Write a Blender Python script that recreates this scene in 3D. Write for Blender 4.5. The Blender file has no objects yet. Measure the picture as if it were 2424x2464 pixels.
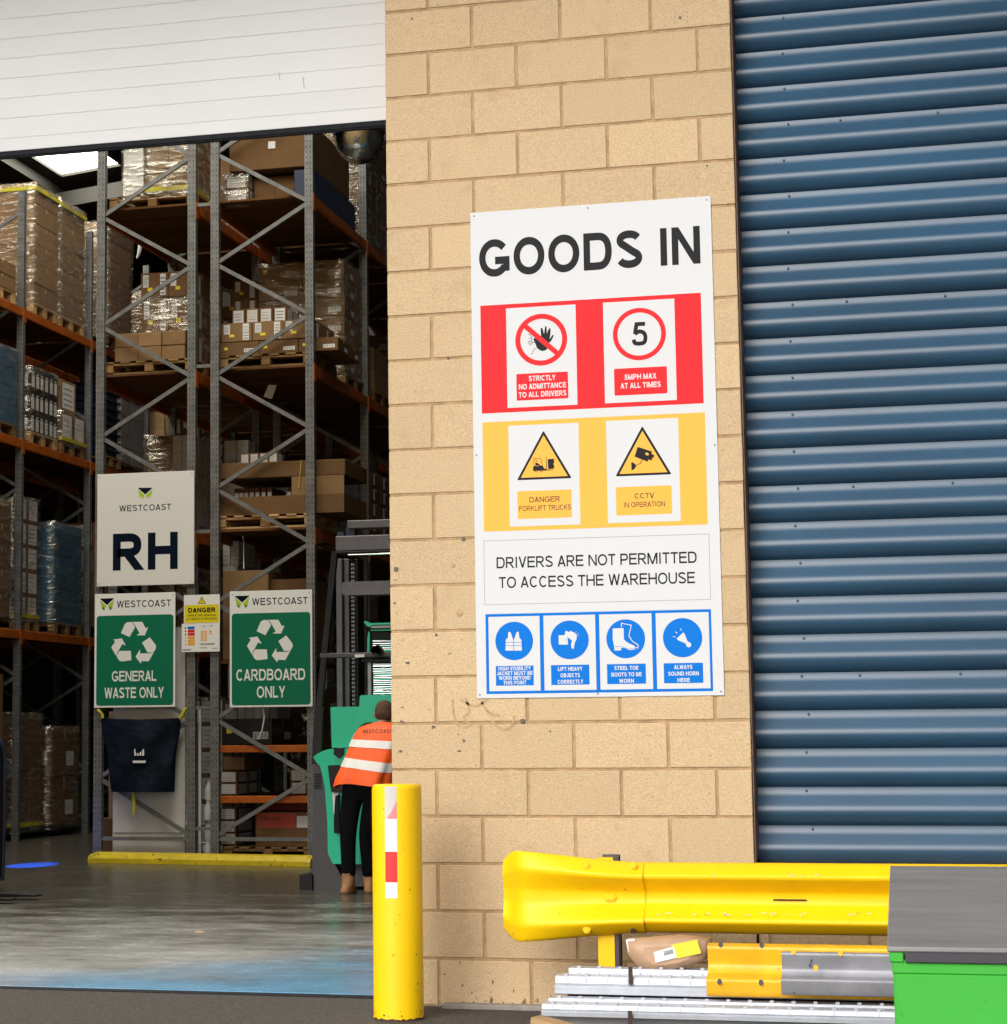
import bpy, math, random
from mathutils import Vector, Matrix
random.seed(7)
PI = math.pi
S = bpy.context.scene
COL = S.collection

# ------------------------------------------------------------------ camera
CF, CCX, CCY = 5104.076, 892.557, 1172.510          # focal length and principal point, photo pixels
YAW, PIT, ROL = 0.252701, 0.116658, -0.008420
CPOS = Vector((2.52503, -10.14579, 1.29284))
ca, sa, cb, sb, cc_, sc_ = math.cos(YAW), math.sin(YAW), math.cos(PIT), math.sin(PIT), math.cos(ROL), math.sin(ROL)
fw = Vector((-sa*cb, ca*cb, sb)); rt0 = Vector((ca, sa, 0)); up0 = rt0.cross(fw)
rt = rt0*cc_ + up0*sc_; up = -rt0*sc_ + up0*cc_
cam = bpy.data.cameras.new('camera'); camo = bpy.data.objects.new('camera', cam); COL.objects.link(camo)
cam.sensor_fit = 'HORIZONTAL'; cam.sensor_width = 36; cam.lens = CF/2424*36
cam.shift_x = (1212-CCX)/2424; cam.shift_y = (CCY-1232)/2424
cam.clip_start = 0.1; cam.clip_end = 400
M3 = Matrix((rt, up, -fw)).transposed(); camo.matrix_world = Matrix.Translation(CPOS) @ M3.to_4x4()
S.camera = camo
KD = 2424/1904

def at(u, v, ax, val):
    """world point where the survey sight line through (u, v) meets the plane axis = val"""
    u *= KD; v *= KD
    d = rt*((u-CCX)/CF) + up*((CCY-v)/CF) + fw
    t = (val-CPOS[ax])/d[ax]
    return CPOS + d*t

# ------------------------------------------------------------------ sky, sun, exposure
W = bpy.data.worlds.new('World'); S.world = W; W.use_nodes = True
wn = W.node_tree; bg = wn.nodes['Background']
sky = wn.nodes.new('ShaderNodeTexSky'); sky.sky_type = 'NISHITA'; sky.sun_disc = False
SEL, SROT = math.radians(32), math.radians(200)
sky.sun_elevation = SEL; sky.sun_rotation = SROT; sky.air_density = 1.0; sky.dust_density = 5.0
hs = wn.nodes.new('ShaderNodeHueSaturation'); hs.inputs['Saturation'].default_value = 0.35
wn.links.new(sky.outputs[0], hs.inputs['Color']); wn.links.new(hs.outputs[0], bg.inputs[0])
bg.inputs[1].default_value = 0.15
sl = bpy.data.lights.new('sun', 'SUN'); sl.energy = 0.8; sl.angle = math.radians(40); sl.color = (1, .96, .9)
so = bpy.data.objects.new('sun', sl); COL.objects.link(so)
sdir = Vector((math.sin(SROT)*math.cos(SEL), math.cos(SROT)*math.cos(SEL), math.sin(SEL)))
so.rotation_euler = sdir.to_track_quat('Z', 'Y').to_euler(); so.location = (0, -20, 20)
S.view_settings.view_transform = 'Standard'; S.view_settings.look = 'None'
S.view_settings.exposure = 0.30; S.view_settings.gamma = 1
S.render.engine = 'CYCLES'
S.cycles.max_bounces = 8; S.cycles.transparent_max_bounces = 12

# ------------------------------------------------------------------ materials
def rgb(h):
    h = h.lstrip('#'); v = [int(h[i:i+2], 16)/255 for i in (0, 2, 4)]
    return tuple(x/12.92 if x <= .04045 else ((x+.055)/1.055)**2.4 for x in v)
MATS = {}
def mat(name, c, rough=.6, metal=0, var=0, vscale=8, bump=0, bscale=40, rnd=0, spec=.5, coat=0, spots=None, emit=None, c2=None, vstretch=None, det=4, grime=None):
    m = bpy.data.materials.new(name); m.use_nodes = True; MATS[name] = m
    nt = m.node_tree; N = nt.nodes; L = nt.links; b = N['Principled BSDF']
    if isinstance(c, str): c = rgb(c)
    b.inputs['Roughness'].default_value = rough; b.inputs['Metallic'].default_value = metal
    b.inputs['Specular IOR Level'].default_value = spec
    if coat: b.inputs['Coat Weight'].default_value = coat; b.inputs['Coat Roughness'].default_value = .1
    tc = N.new('ShaderNodeTexCoord'); src = tc.outputs['Object']
    if rnd:                                                    # break up the repeat between like pieces
        oi0 = N.new('ShaderNodeObjectInfo'); va = N.new('ShaderNodeVectorMath'); va.operation = 'MULTIPLY_ADD'
        va.inputs[1].default_value = (3.7, 3.7, 3.7); L.new(oi0.outputs['Location'], va.inputs[0]); L.new(src, va.inputs[2]); src = va.outputs[0]
    if vstretch:
        mp = N.new('ShaderNodeMapping'); mp.inputs['Scale'].default_value = vstretch
        L.new(src, mp.inputs[0]); src = mp.outputs[0]
    col = None
    rc = N.new('ShaderNodeRGB'); rc.outputs[0].default_value = (*c, 1); col = rc.outputs[0]
    if var or c2:
        nz = N.new('ShaderNodeTexNoise'); nz.inputs['Scale'].default_value = vscale; nz.inputs['Detail'].default_value = det
        nz.inputs['Roughness'].default_value = .65
        L.new(src, nz.inputs['Vector'])
        cr = N.new('ShaderNodeValToRGB'); cr.color_ramp.elements[0].position = .35; cr.color_ramp.elements[1].position = .68
        if c2: 
            if isinstance(c2, str): c2 = rgb(c2)
            e0, e1 = c, c2
        else:
            e0 = tuple(x*(1-var) for x in c); e1 = tuple(min(1, x*(1+var)) for x in c)
        cr.color_ramp.elements[0].color = (*e0, 1); cr.color_ramp.elements[1].color = (*e1, 1)
        L.new(nz.outputs['Fac'], cr.inputs[0]); col = cr.outputs[0]
    if rnd:
        oi = N.new('ShaderNodeObjectInfo'); mr = N.new('ShaderNodeMapRange')
        mr.inputs['To Min'].default_value = 1-rnd; mr.inputs['To Max'].default_value = 1+rnd
        L.new(oi.outputs['Random'], mr.inputs[0])
        hv = N.new('ShaderNodeHueSaturation'); L.new(mr.outputs[0], hv.inputs['Value']); L.new(col, hv.inputs['Color']); col = hv.outputs[0]
    if spots:   # (scale, threshold, colour) small specks
        vs = N.new('ShaderNodeTexNoise'); vs.inputs['Scale'].default_value = spots[0]; vs.inputs['Detail'].default_value = 2
        L.new(src if rnd and not vstretch else tc.outputs['Object'], vs.inputs['Vector'])
        r2 = N.new('ShaderNodeValToRGB'); r2.color_ramp.elements[0].position = spots[1]; r2.color_ramp.elements[1].position = spots[1]+.03
        L.new(vs.outputs['Fac'], r2.inputs[0])
        mx = N.new('ShaderNodeMix'); mx.data_type = 'RGBA'; L.new(r2.outputs[0], mx.inputs[0]); L.new(col, mx.inputs[6])
        sc3 = rgb(spots[2]) if isinstance(spots[2], str) else spots[2]
        mx.inputs[7].default_value = (*sc3, 1); col = mx.outputs[2]
    if grime:   # (scale, threshold, amount, colour) worn or dirty patches with ragged edges
        gn = N.new('ShaderNodeTexNoise'); gn.inputs['Scale'].default_value = grime[0]; gn.inputs['Detail'].default_value = 9; gn.inputs['Roughness'].default_value = .72
        if rnd or vstretch: L.new(src, gn.inputs['Vector'])
        else: L.new(tc.outputs['Object'], gn.inputs['Vector'])
        r3 = N.new('ShaderNodeMapRange'); r3.inputs['From Min'].default_value = grime[1]; r3.inputs['From Max'].default_value = grime[1]+.09; r3.inputs['To Max'].default_value = grime[2]; L.new(gn.outputs['Fac'], r3.inputs[0])
        mg = N.new('ShaderNodeMix'); mg.data_type = 'RGBA'; L.new(r3.outputs[0], mg.inputs[0]); L.new(col, mg.inputs[6]); mg.inputs[7].default_value = (*grime[3], 1); col = mg.outputs[2]
    L.new(col, b.inputs['Base Color'])
    if bump:
        bn = N.new('ShaderNodeTexNoise'); bn.inputs['Scale'].default_value = bscale; bn.inputs['Detail'].default_value = 5
        L.new(src, bn.inputs['Vector']); bp = N.new('ShaderNodeBump'); bp.inputs['Strength'].default_value = 1
        bp.inputs['Distance'].default_value = bump; L.new(bn.outputs['Fac'], bp.inputs['Height']); L.new(bp.outputs[0], b.inputs['Normal'])
    if emit:
        b.inputs['Emission Color'].default_value = (*emit[0], 1); b.inputs['Emission Strength'].default_value = emit[1]
    return m

M = MATS
mat('wall_block', (.535, .400, .243), .92, var=.15, vscale=130, bump=.0045, bscale=130, rnd=.055, spots=(75, .69, (.36, .25, .14)), spec=.15, grime=(2.2, .55, .36, (.39, .27, .155)), det=8)
mat('wall_mortar', (.39, .265, .145), .95, var=.22, vscale=14, bump=.003, bscale=120, spec=.1)
mat('fixing_grey', (.10, .09, .08), .7)
mat('stain_brown', (.44, .30, .165), .9, var=.2, vscale=30)
mat('cladding_blue', (.017, .062, .118), .36, var=.16, vscale=2.2, spec=.72, grime=(1.6, .60, .25, (.09, .12, .14)), vstretch=(.3, 1, 1), bump=.0003, bscale=60)
mat('screw_blue', (.018, .05, .08), .5)
mat('flashing_brown', (.16, .085, .055), .7, var=.3, vscale=8)
mat('shutter_white', (.545, .552, .56), .5, var=.04, vscale=1.2, rnd=.012, spots=(48, .745, (.33, .30, .26)), bump=.0006, bscale=90, vstretch=(.5, 1, 1))
mat('rubber_black', (.010, .011, .014), .7, var=.3, vscale=30, spec=.15)
mat('asphalt', (.052, .045, .040), .9, var=.35, vscale=26, det=9, bump=.012, bscale=55, spots=(85, .63, (.17, .145, .125)), grime=(1.3, .55, .35, (.035, .031, .028)))
mat('sign_white', (.575, .59, .605), .55, spec=.25, grime=(3, .62, .12, (.42, .42, .40))); mat('board_white', (.83, .84, .85), .55, spec=.25)
mat('sign_white_dull', (.76, .76, .76), .5)
mat('ink_charcoal', (.016, .016, .019), .6, spec=.12)
mat('ink_navy', (.004, .009, .024), .7, spec=.05)
mat('ink_grey', (.25, .26, .25), .5)
mat('sign_red', (.70, .024, .030), .6, spec=.12)
mat('sign_amber', (.84, .405, .055), .55, spec=.25)
mat('sign_yellow', (.78, .66, .01), .55, spec=.25)
mat('sign_blue', (.0, .15, .58), .6, spec=.12)
mat('sign_green', (.0, .16, .085), .55, spec=.25)
mat('logo_green', (.42, .60, .02), .4)
mat('ink_brown', (.07, .035, .008), .6)
mat('safety_yellow', (.86, .535, .002), .42, var=.03, vscale=5, spots=(42, .735, (.30, .22, .05)), bump=.0012, bscale=7, spec=.3, grime=(3.5, .64, .22, (.50, .34, .03)))
mat('kerb_yellow', (.62, .47, .012), .45, var=.15, vscale=9, spots=(22, .66, (.12, .09, .01)), vstretch=(.6, 1, 1))
mat('old_yellow', (.78, .42, .012), .38, var=.12, vscale=7, spots=(60, .70, (.35, .22, .10)))
mat('galvanised', (.175, .18, .188), .5, metal=.45, var=.22, vscale=9, grime=(14, .58, .35, (.10, .09, .08)))
mat('galv_dull', (.30, .30, .33), .5, metal=.3, var=.14, vscale=6, spots=(30, .70, (.12, .10, .10)))
mat('white_steel', (.47, .50, .56), .35, metal=.2, var=.08, vscale=12)
mat('rust', (.055, .025, .018), .8, var=.4, vscale=30)
mat('wood_pallet', (.26, .155, .07), .85, spec=.12, var=.25, vscale=6, rnd=.18, vstretch=(.4, 6, 6))
mat('wood_bright', (.50, .32, .15), .8, var=.25, vscale=5, rnd=.2, vstretch=(.4, 6, 6))
mat('deck_wood', (.12, .055, .022), .85, spec=.1, var=.3, vscale=5, rnd=.18, vstretch=(.4, 5, 5))
mat('beam_orange', (.36, .085, .008), .5, spec=.25, var=.22, vscale=5, spots=(24, .66, (.28, .10, .03)))
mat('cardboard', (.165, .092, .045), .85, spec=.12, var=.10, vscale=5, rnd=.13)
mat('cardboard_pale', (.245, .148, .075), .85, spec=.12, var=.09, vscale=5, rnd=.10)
mat('tape_brown', (.42, .30, .17), .3)
mat('paper_white', (.72, .72, .74), .7)
mat('paper_print', (.28, .28, .30), .7)
mat('label_yellow', (.75, .60, .03), .6)
mat('black_plastic', (.012, .012, .014), .4, var=.2)
mat('navy_plastic', (.010, .022, .060), .45, var=.2)
mat('blue_wrap', (.045, .12, .20), .35, var=.3, vscale=4, rnd=.15, bump=.006, bscale=12)
mat('blue_wrap_pale', (.20, .30, .38), .35, var=.25, vscale=4, rnd=.15, bump=.006, bscale=12)
mat('carton_white', (.60, .60, .61), .75, var=.06, rnd=.08)
mat('carton_red', (.42, .06, .035), .7, var=.12)
mat('truck_green', (.0, .50, .29), .32, var=.04, spec=.35)
mat('truck_grey', (.045, .045, .052), .5, var=.10, vscale=12, spec=.5)
mat('truck_dark', (.010, .010, .012), .55, var=.15, spec=.25)
mat('mast_grey', (.12, .118, .135), .45, metal=.3, var=.12, vscale=12)
mat('chrome', (.85, .86, .88), .08, metal=1); mat('mirror_dome', (.6, .6, .58), .10, metal=1, bump=.01, bscale=7)
mat('floor_paint_line', (.3, .3, .3), .5)
mat('hivis_orange', (1.0, .115, .012), .6, var=.08, vscale=6, bump=.004, bscale=14)
mat('reflective_band', (.80, .80, .80), .35)
mat('cloth_black', (.004, .004, .005), .9, spec=.1, var=.3, vscale=9, bump=.006, bscale=16)
mat('cloth_navy', (.003, .007, .017), .7, var=.35, vscale=5, bump=.035, bscale=6, spec=.15)
mat('skin', (.46, .24, .165), .55, var=.08)
mat('hair_brown', (.085, .045, .030), .9, var=.3, vscale=120, bump=.002, bscale=200)
mat('boot_tan', (.36, .19, .085), .8, var=.2, vscale=20, bump=.003, bscale=40)
mat('sole', (.10, .06, .035), .8)
mat('panel_white', (.60, .595, .575), .6, var=.05, vscale=3)
mat('box_green', (.050, .40, .045), .45, spec=.3, grime=(5, .60, .25, (.05, .22, .04)), spots=(50, .72, (.03, .14, .03)), var=.03, vscale=4, bump=.0010, bscale=6)
mat('top_grey', (.19, .185, .183), .62, c2=(.29, .275, .268), vscale=2.2, vstretch=(.8, 1.9, 1), grime=(2.5, .57, .6, (.11, .11, .12)), bump=.001, bscale=30, det=8)
mat('rim_dark', (.045, .043, .055), .45)
mat('parcel_brown', (.43, .27, .165), .5, var=.12, vscale=7, bump=.006, bscale=10)
mat('strap_yellow', (.50, .45, .02), .6)
mat('pink_torn', (.80, .22, .27), .6)
mat('torn_grey', (.56, .54, .53), .7, var=.05)
mat('tape_white', (.80, .80, .80), .3)
mat('tape_red', (.75, .03, .04), .3)
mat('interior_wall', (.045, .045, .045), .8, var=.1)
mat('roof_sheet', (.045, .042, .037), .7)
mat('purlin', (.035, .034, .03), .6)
mat('concrete_kerb', (.26, .24, .22), .9, var=.2, vscale=10)
mat('facade_plain', (.50, .36, .19), .9, var=.1)
mat('canopy_grey', (.13, .13, .14), .8)
mat('skylight_fill_lit', (.8, .8, .8), .6, emit=((1, .95, .80), 10.5))  # glow of the rooflights, shared by the fill panels added over the lane
mat('scratch_grey', (.36, .36, .36), .6); mat('mud', (.17, .125, .085), .9, var=.3, vscale=40); mat('gap_dark', (.02, .012, .008), .9)

# worn, polished warehouse floor: grey concrete with pale scuffs and a blue tint near the door
def floor_mat():
    m = bpy.data.materials.new('warehouse_floor'); m.use_nodes = True; MATS['warehouse_floor'] = m
    nt = m.node_tree; N = nt.nodes; L = nt.links; b = N['Principled BSDF']
    tc = N.new('ShaderNodeTexCoord'); sx = N.new('ShaderNodeSeparateXYZ'); L.new(tc.outputs['Object'], sx.inputs[0])
    mp = N.new('ShaderNodeMapping'); mp.inputs['Scale'].default_value = (.55, 1.0, 1); L.new(tc.outputs['Object'], mp.inputs[0])
    n1 = N.new('ShaderNodeTexNoise'); n1.inputs['Scale'].default_value = 1.7; n1.inputs['Detail'].default_value = 14; n1.inputs['Roughness'].default_value = .76; L.new(mp.outputs[0], n1.inputs[0])
    n2 = N.new('ShaderNodeTexNoise'); n2.inputs['Scale'].default_value = .8; n2.inputs['Detail'].default_value = 6; L.new(mp.outputs[0], n2.inputs[0])
    def mathn(op, a, b_=None, clamp=False):
        q = N.new('ShaderNodeMath'); q.operation = op; q.use_clamp = clamp
        for i, x in enumerate((a, b_)):
            if x is None: continue
            if isinstance(x, (int, float)): q.inputs[i].default_value = x
            else: L.new(x, q.inputs[i])
        return q.outputs[0]
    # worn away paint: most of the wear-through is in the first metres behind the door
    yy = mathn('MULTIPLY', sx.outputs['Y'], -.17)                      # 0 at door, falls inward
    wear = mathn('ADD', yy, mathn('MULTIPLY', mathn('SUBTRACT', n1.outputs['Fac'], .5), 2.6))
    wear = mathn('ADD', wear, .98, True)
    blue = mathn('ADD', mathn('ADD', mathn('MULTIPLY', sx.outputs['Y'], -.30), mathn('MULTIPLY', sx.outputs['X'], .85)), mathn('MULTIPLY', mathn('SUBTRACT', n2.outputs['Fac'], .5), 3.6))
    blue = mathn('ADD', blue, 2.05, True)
    def mix(f, a, c):
        q = N.new('ShaderNodeMix'); q.data_type = 'RGBA'; L.new(f, q.inputs[0])
        for k, x in ((6, a), (7, c)):
            if isinstance(x, tuple): q.inputs[k].default_value = (*x, 1)
            else: L.new(x, q.inputs[k])
        return q.outputs[2]
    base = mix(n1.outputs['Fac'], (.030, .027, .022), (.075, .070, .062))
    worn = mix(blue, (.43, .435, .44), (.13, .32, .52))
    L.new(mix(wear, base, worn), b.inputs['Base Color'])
    rr = N.new('ShaderNodeMapRange'); rr.inputs['To Min'].default_value = .16; rr.inputs['To Max'].default_value = .36; L.new(n1.outputs['Fac'], rr.inputs[0]); L.new(rr.outputs[0], b.inputs['Roughness'])
    bp = N.new('ShaderNodeBump'); bp.inputs['Distance'].default_value = .002; L.new(n1.outputs['Fac'], bp.inputs['Height']); L.new(bp.outputs[0], b.inputs['Normal'])
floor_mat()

# clear stretch film: mostly transparent, crumpled glossy folds
def film(name, op=.30, scale=5, tint=(.8, .78, .72), dist=.035):
    m = bpy.data.materials.new(name); m.use_nodes = True; MATS[name] = m
    nt = m.node_tree; N = nt.nodes; L = nt.links; N.remove(N['Principled BSDF']); out = N['Material Output']
    tr = N.new('ShaderNodeBsdfTransparent'); gl = N.new('ShaderNodeBsdfGlossy'); gl.inputs['Roughness'].default_value = .16
    gl.inputs['Color'].default_value = (*tint, 1)
    df = N.new('ShaderNodeBsdfDiffuse'); df.inputs['Color'].default_value = (*tint, 1)
    tc = N.new('ShaderNodeTexCoord'); mp = N.new('ShaderNodeMapping'); mp.inputs['Scale'].default_value = (.8, .8, 3.6); mp.inputs['Rotation'].default_value = (.45, .5, 0)
    L.new(tc.outputs['Object'], mp.inputs[0])
    nz = N.new('ShaderNodeTexNoise'); nz.inputs['Scale'].default_value = scale; nz.inputs['Detail'].default_value = 4; nz.inputs['Distortion'].default_value = .8; L.new(mp.outputs[0], nz.inputs[0])
    bp = N.new('ShaderNodeBump'); bp.inputs['Distance'].default_value = dist; L.new(nz.outputs['Fac'], bp.inputs['Height']); L.new(bp.outputs[0], gl.inputs['Normal'])
    cr = N.new('ShaderNodeValToRGB'); cr.color_ramp.elements[0].position = .48; cr.color_ramp.elements[1].position = .70
    cr.color_ramp.elements[0].color = (op*.35,)*3+(1,); cr.color_ramp.elements[1].color = (min(1, op*2.4),)*3+(1,); L.new(nz.outputs['Fac'], cr.inputs[0])
    m1 = N.new('ShaderNodeMixShader'); m1.inputs[0].default_value = .18; L.new(gl.outputs[0], m1.inputs[1]); L.new(df.outputs[0], m1.inputs[2])
    m2 = N.new('ShaderNodeMixShader'); L.new(cr.outputs[0], m2.inputs[0]); L.new(tr.outputs[0], m2.inputs[1]); L.new(m1.outputs[0], m2.inputs[2])
    L.new(m2.outputs[0], out.inputs[0])
film('stretch_film', .24); film('stretch_film_heavy', .36)

# mirror-like wavy clear sheet of the truck
def wavy():
    m = mat('wavy_shield', (.75, .85, .9), .05, metal=1); nt = m.node_tree; N = nt.nodes; L = nt.links; b = N['Principled BSDF']
    tc = N.new('ShaderNodeTexCoord'); mp = N.new('ShaderNodeMapping'); mp.inputs['Scale'].default_value = (1.2, 1, 5); L.new(tc.outputs['Object'], mp.inputs[0])
    wv = N.new('ShaderNodeTexWave'); wv.bands_direction = 'Z'; wv.inputs['Scale'].default_value = 1.6; wv.inputs['Distortion'].default_value = 2.5; wv.inputs['Detail Scale'].default_value = 1.3
    L.new(mp.outputs[0], wv.inputs[0]); bp = N.new('ShaderNodeBump'); bp.inputs['Distance'].default_value = .008; L.new(wv.outputs['Fac'], bp.inputs['Height']); L.new(bp.outputs[0], b.inputs['Normal'])
wavy()

# ------------------------------------------------------------------ mesh builder
class MB:
    def __init__(s): s.v = []; s.f = []; s.mi = []; s.sm = []
    def add(s, vs, fs, mi=0, sm=False):
        o = len(s.v); s.v += [tuple(x) for x in vs]
        for f in fs: s.f.append(tuple(i+o for i in f)); s.mi.append(mi); s.sm.append(sm)
        return s
    def box(s, x0, x1, y0, y1, z0, z1, mi=0):
        v = [(x, y, z) for z in (z0, z1) for y in (y0, y1) for x in (x0, x1)]
        return s.add(v, [(0, 2, 3, 1), (4, 5, 7, 6), (0, 1, 5, 4), (2, 6, 7, 3), (0, 4, 6, 2), (1, 3, 7, 5)], mi)
    def cbox(s, x0, x1, y0, y1, z0, z1, c=.004, mi=0):
        lo = (x0, y0, z0); hi = (x1, y1, z1); vs = []; idx = {}
        for sx in (0, 1):
            for sy in (0, 1):
                for sz in (0, 1):
                    sg = (sx, sy, sz)
                    for ax in range(3):
                        p = [hi[k]-c if sg[k] else lo[k]+c for k in range(3)]
                        p[ax] = hi[ax] if sg[ax] else lo[ax]
                        idx[(sg, ax)] = len(vs); vs.append(tuple(p))
        fs = []
        def ori(f, n):
            a, b, c_ = (Vector(vs[i]) for i in f[:3]); nn = (b-a).cross(c_-a)
            return tuple(f) if nn.dot(Vector(n)) > 0 else tuple(reversed(f))
        for ax in range(3):
            o1, o2 = [k for k in range(3) if k != ax]
            for sgn in (0, 1):
                q = []
                for a, b in ((0, 0), (1, 0), (1, 1), (0, 1)):
                    g = [0, 0, 0]; g[ax] = sgn; g[o1] = a; g[o2] = b; q.append(idx[(tuple(g), ax)])
                n = [0, 0, 0]; n[ax] = 1 if sgn else -1; fs.append(ori(q, n))
        for ax in range(3):                                   # edges running along ax
            o1, o2 = [k for k in range(3) if k != ax]
            for a in (0, 1):
                for b in (0, 1):
                    g0 = [0, 0, 0]; g1 = [0, 0, 0]; g0[o1] = g1[o1] = a; g0[o2] = g1[o2] = b; g1[ax] = 1
                    n = [0, 0, 0]; n[o1] = 2*a-1; n[o2] = 2*b-1
                    fs.append(ori([idx[(tuple(g0), o1)], idx[(tuple(g1), o1)], idx[(tuple(g1), o2)], idx[(tuple(g0), o2)]], n))
        for sx in (0, 1):
            for sy in (0, 1):
                for sz in (0, 1):
                    g = (sx, sy, sz); fs.append(ori([idx[(g, 0)], idx[(g, 1)], idx[(g, 2)]], [2*t-1 for t in g]))
        return s.add(vs, fs, mi)
    def bar(s, a, b, w, h, upv=(0, 0, 1), mi=0):               # rectangular bar from a to b; w across, h along upv-ish
        a = Vector(a); b = Vector(b); d = (b-a).normalized(); u = Vector(upv); r = d.cross(u).normalized(); u = r.cross(d)
        vs = [p + r*(w/2*i) + u*(h/2*j) for p in (a, b) for i, j in ((-1, -1), (1, -1), (1, 1), (-1, 1))]
        return s.add(vs, [(0, 1, 2, 3)[::-1], (4, 5, 6, 7), (0, 1, 5, 4), (1, 2, 6, 5), (2, 3, 7, 6), (3, 0, 4, 7)], mi)
    def tube(s, pts, r, n=12, mi=0, cap=True):
        pts = [Vector(p) for p in pts]; rs = r if isinstance(r, (list, tuple)) else [r]*len(pts); rings = []
        for i, p in enumerate(pts):
            d = (pts[min(i+1, len(pts)-1)] - pts[max(i-1, 0)]).normalized()
            u = Vector((0, 0, 1)) if abs(d.z) < .9 else Vector((0, 1, 0))
            x = d.cross(u).normalized(); y = d.cross(x)
            rings.append([p + (x*math.cos(2*PI*k/n) + y*math.sin(2*PI*k/n))*rs[i] for k in range(n)])
        return s.loft(rings, mi, cap)
    def loft(s, rings, mi=0, cap=True, closed=True, sm=True):
        n = len(rings[0]); vs = [p for r in rings for p in r]; fs = []
        for i in range(len(rings)-1):
            for k in range(n if closed else n-1):
                k2 = (k+1) % n; fs.append((i*n+k, i*n+k2, (i+1)*n+k2, (i+1)*n+k))
        s.add(vs, fs, mi, sm)
        if cap:
            s.add(rings[0], [tuple(range(n))[::-1]], mi); s.add(rings[-1], [tuple(range(n))], mi)
        return s
    def prism(s, poly, y0, y1, mi=0):                          # poly in (x, z), thickness along y; y0 is the front
        n = len(poly); vs = [(x, y0, z) for x, z in poly] + [(x, y1, z) for x, z in poly]
        ar = sum(poly[i][0]*poly[(i+1) % n][1]-poly[(i+1) % n][0]*poly[i][1] for i in range(n))
        fr = tuple(range(n)); 
        if ar < 0: fr = fr[::-1]
        fs = [fr, tuple(i+n for i in fr)[::-1]]
        for i in range(n):
            a, b = fr[i], fr[(i+1) % n]; fs.append((b, a, a+n, b+n))
        return s.add(vs, fs, mi)
    def flat(s, poly, y, mi=0):                                # printed shape facing -y
        n = len(poly); ar = sum(poly[i][0]*poly[(i+1) % n][1]-poly[(i+1) % n][0]*poly[i][1] for i in range(n))
        fr = tuple(range(n)); 
        if ar < 0: fr = fr[::-1]
        return s.add([(x, y, z) for x, z in poly], [fr], mi)
    def mesh(s, name, mats, org=(0, 0, 0)):
        me = bpy.data.meshes.new(name); ox, oy, oz = org
        me.from_pydata([(x-ox, y-oy, z-oz) for x, y, z in s.v], [], s.f)
        for m in (mats if isinstance(mats, (list, tuple)) else [mats]): me.materials.append(MATS[m])
        me.polygons.foreach_set('material_index', s.mi); me.polygons.foreach_set('use_smooth', s.sm); me.update()
        return me
    def build(s, name, mats, parent=None, local=False):
        org = (0, 0, 0)
        if parent is not None and not local: org = wloc(parent)
        o = bpy.data.objects.new(name, s.mesh(name, mats, org)); COL.objects.link(o)
        if parent is not None: o.parent = parent
        return o

def wloc(o):
    v = Vector((0, 0, 0))
    while o is not None: v += o.location; o = o.parent
    return v
def thing(name, label, cat, loc=(0, 0, 0), group=None, rz=0):
    o = bpy.data.objects.new(name, None); COL.objects.link(o); o.location = loc; o.rotation_euler = (0, 0, rz); o.empty_display_size = .1
    o['label'] = label; o['category'] = cat
    if group: o['group'] = group
    return o
def tag(o, label, cat, group=None):
    o['label'] = label; o['category'] = cat
    if group: o['group'] = group
    return o
def solo(name, mb, mats, label, cat, loc, group=None):         # a thing that is one mesh
    o = bpy.data.objects.new(name, mb.mesh(name, mats, loc)); COL.objects.link(o); o.location = loc
    return tag(o, label, cat, group)
def struct(name, mb, mats):
    o = bpy.data.objects.new(name, mb.mesh(name, mats)); COL.objects.link(o); o['kind'] = 'structure'; return o
def inst(name, me, parent, loc, rot=None):
    o = bpy.data.objects.new(name, me); COL.objects.link(o); o.parent = parent; o.location = loc
    if rot: o.rotation_euler = rot
    return o
def copy_tree(o, parent=None):
    c = o.copy(); COL.objects.link(c); c.parent = parent
    for ch in [x for x in bpy.data.objects if x.parent == o]: copy_tree(ch, c)
    return c

# ------------------------------------------------------------------ lettering: strokes, cap height 1
def sup(cx, cy, rx, ry, a0, a1, n=20, e=2.06):
    out = []
    for i in range(n+1):
        a = math.radians(a0+(a1-a0)*i/n); c, s_ = math.cos(a), math.sin(a)
        out.append((cx+rx*math.copysign(abs(c)**(2/e), c), cy+ry*math.copysign(abs(s_)**(2/e), s_)))
    return out
def cat(pts, n=8):
    P = [pts[0]]+list(pts)+[pts[-1]]; out = []
    for i in range(1, len(P)-2):
        for k in range(n):
            t = k/n; a, b, c, d = P[i-1], P[i], P[i+1], P[i+2]
            out.append(tuple(.5*((2*b[j])+(-a[j]+c[j])*t+(2*a[j]-5*b[j]+4*c[j]-d[j])*t*t+(-a[j]+3*b[j]-3*c[j]+d[j])*t**3) for j in (0, 1)))
    return out+[pts[-1]]
ADV = dict(A=.93, B=.95, C=1.0, D=1.0, E=.92, F=.85, G=1.08, H=1.0, I=.39, J=.72, K=.95, L=.80, M=1.16, N=1.0, O=1.08, P=.92, R=.98, S=.92, T=.86, U=1.0, V=.93, W=1.32, X=.93, Y=.92)
ADV['5'] = .80; ADV[' '] = .40; ADV['!'] = .4
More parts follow.
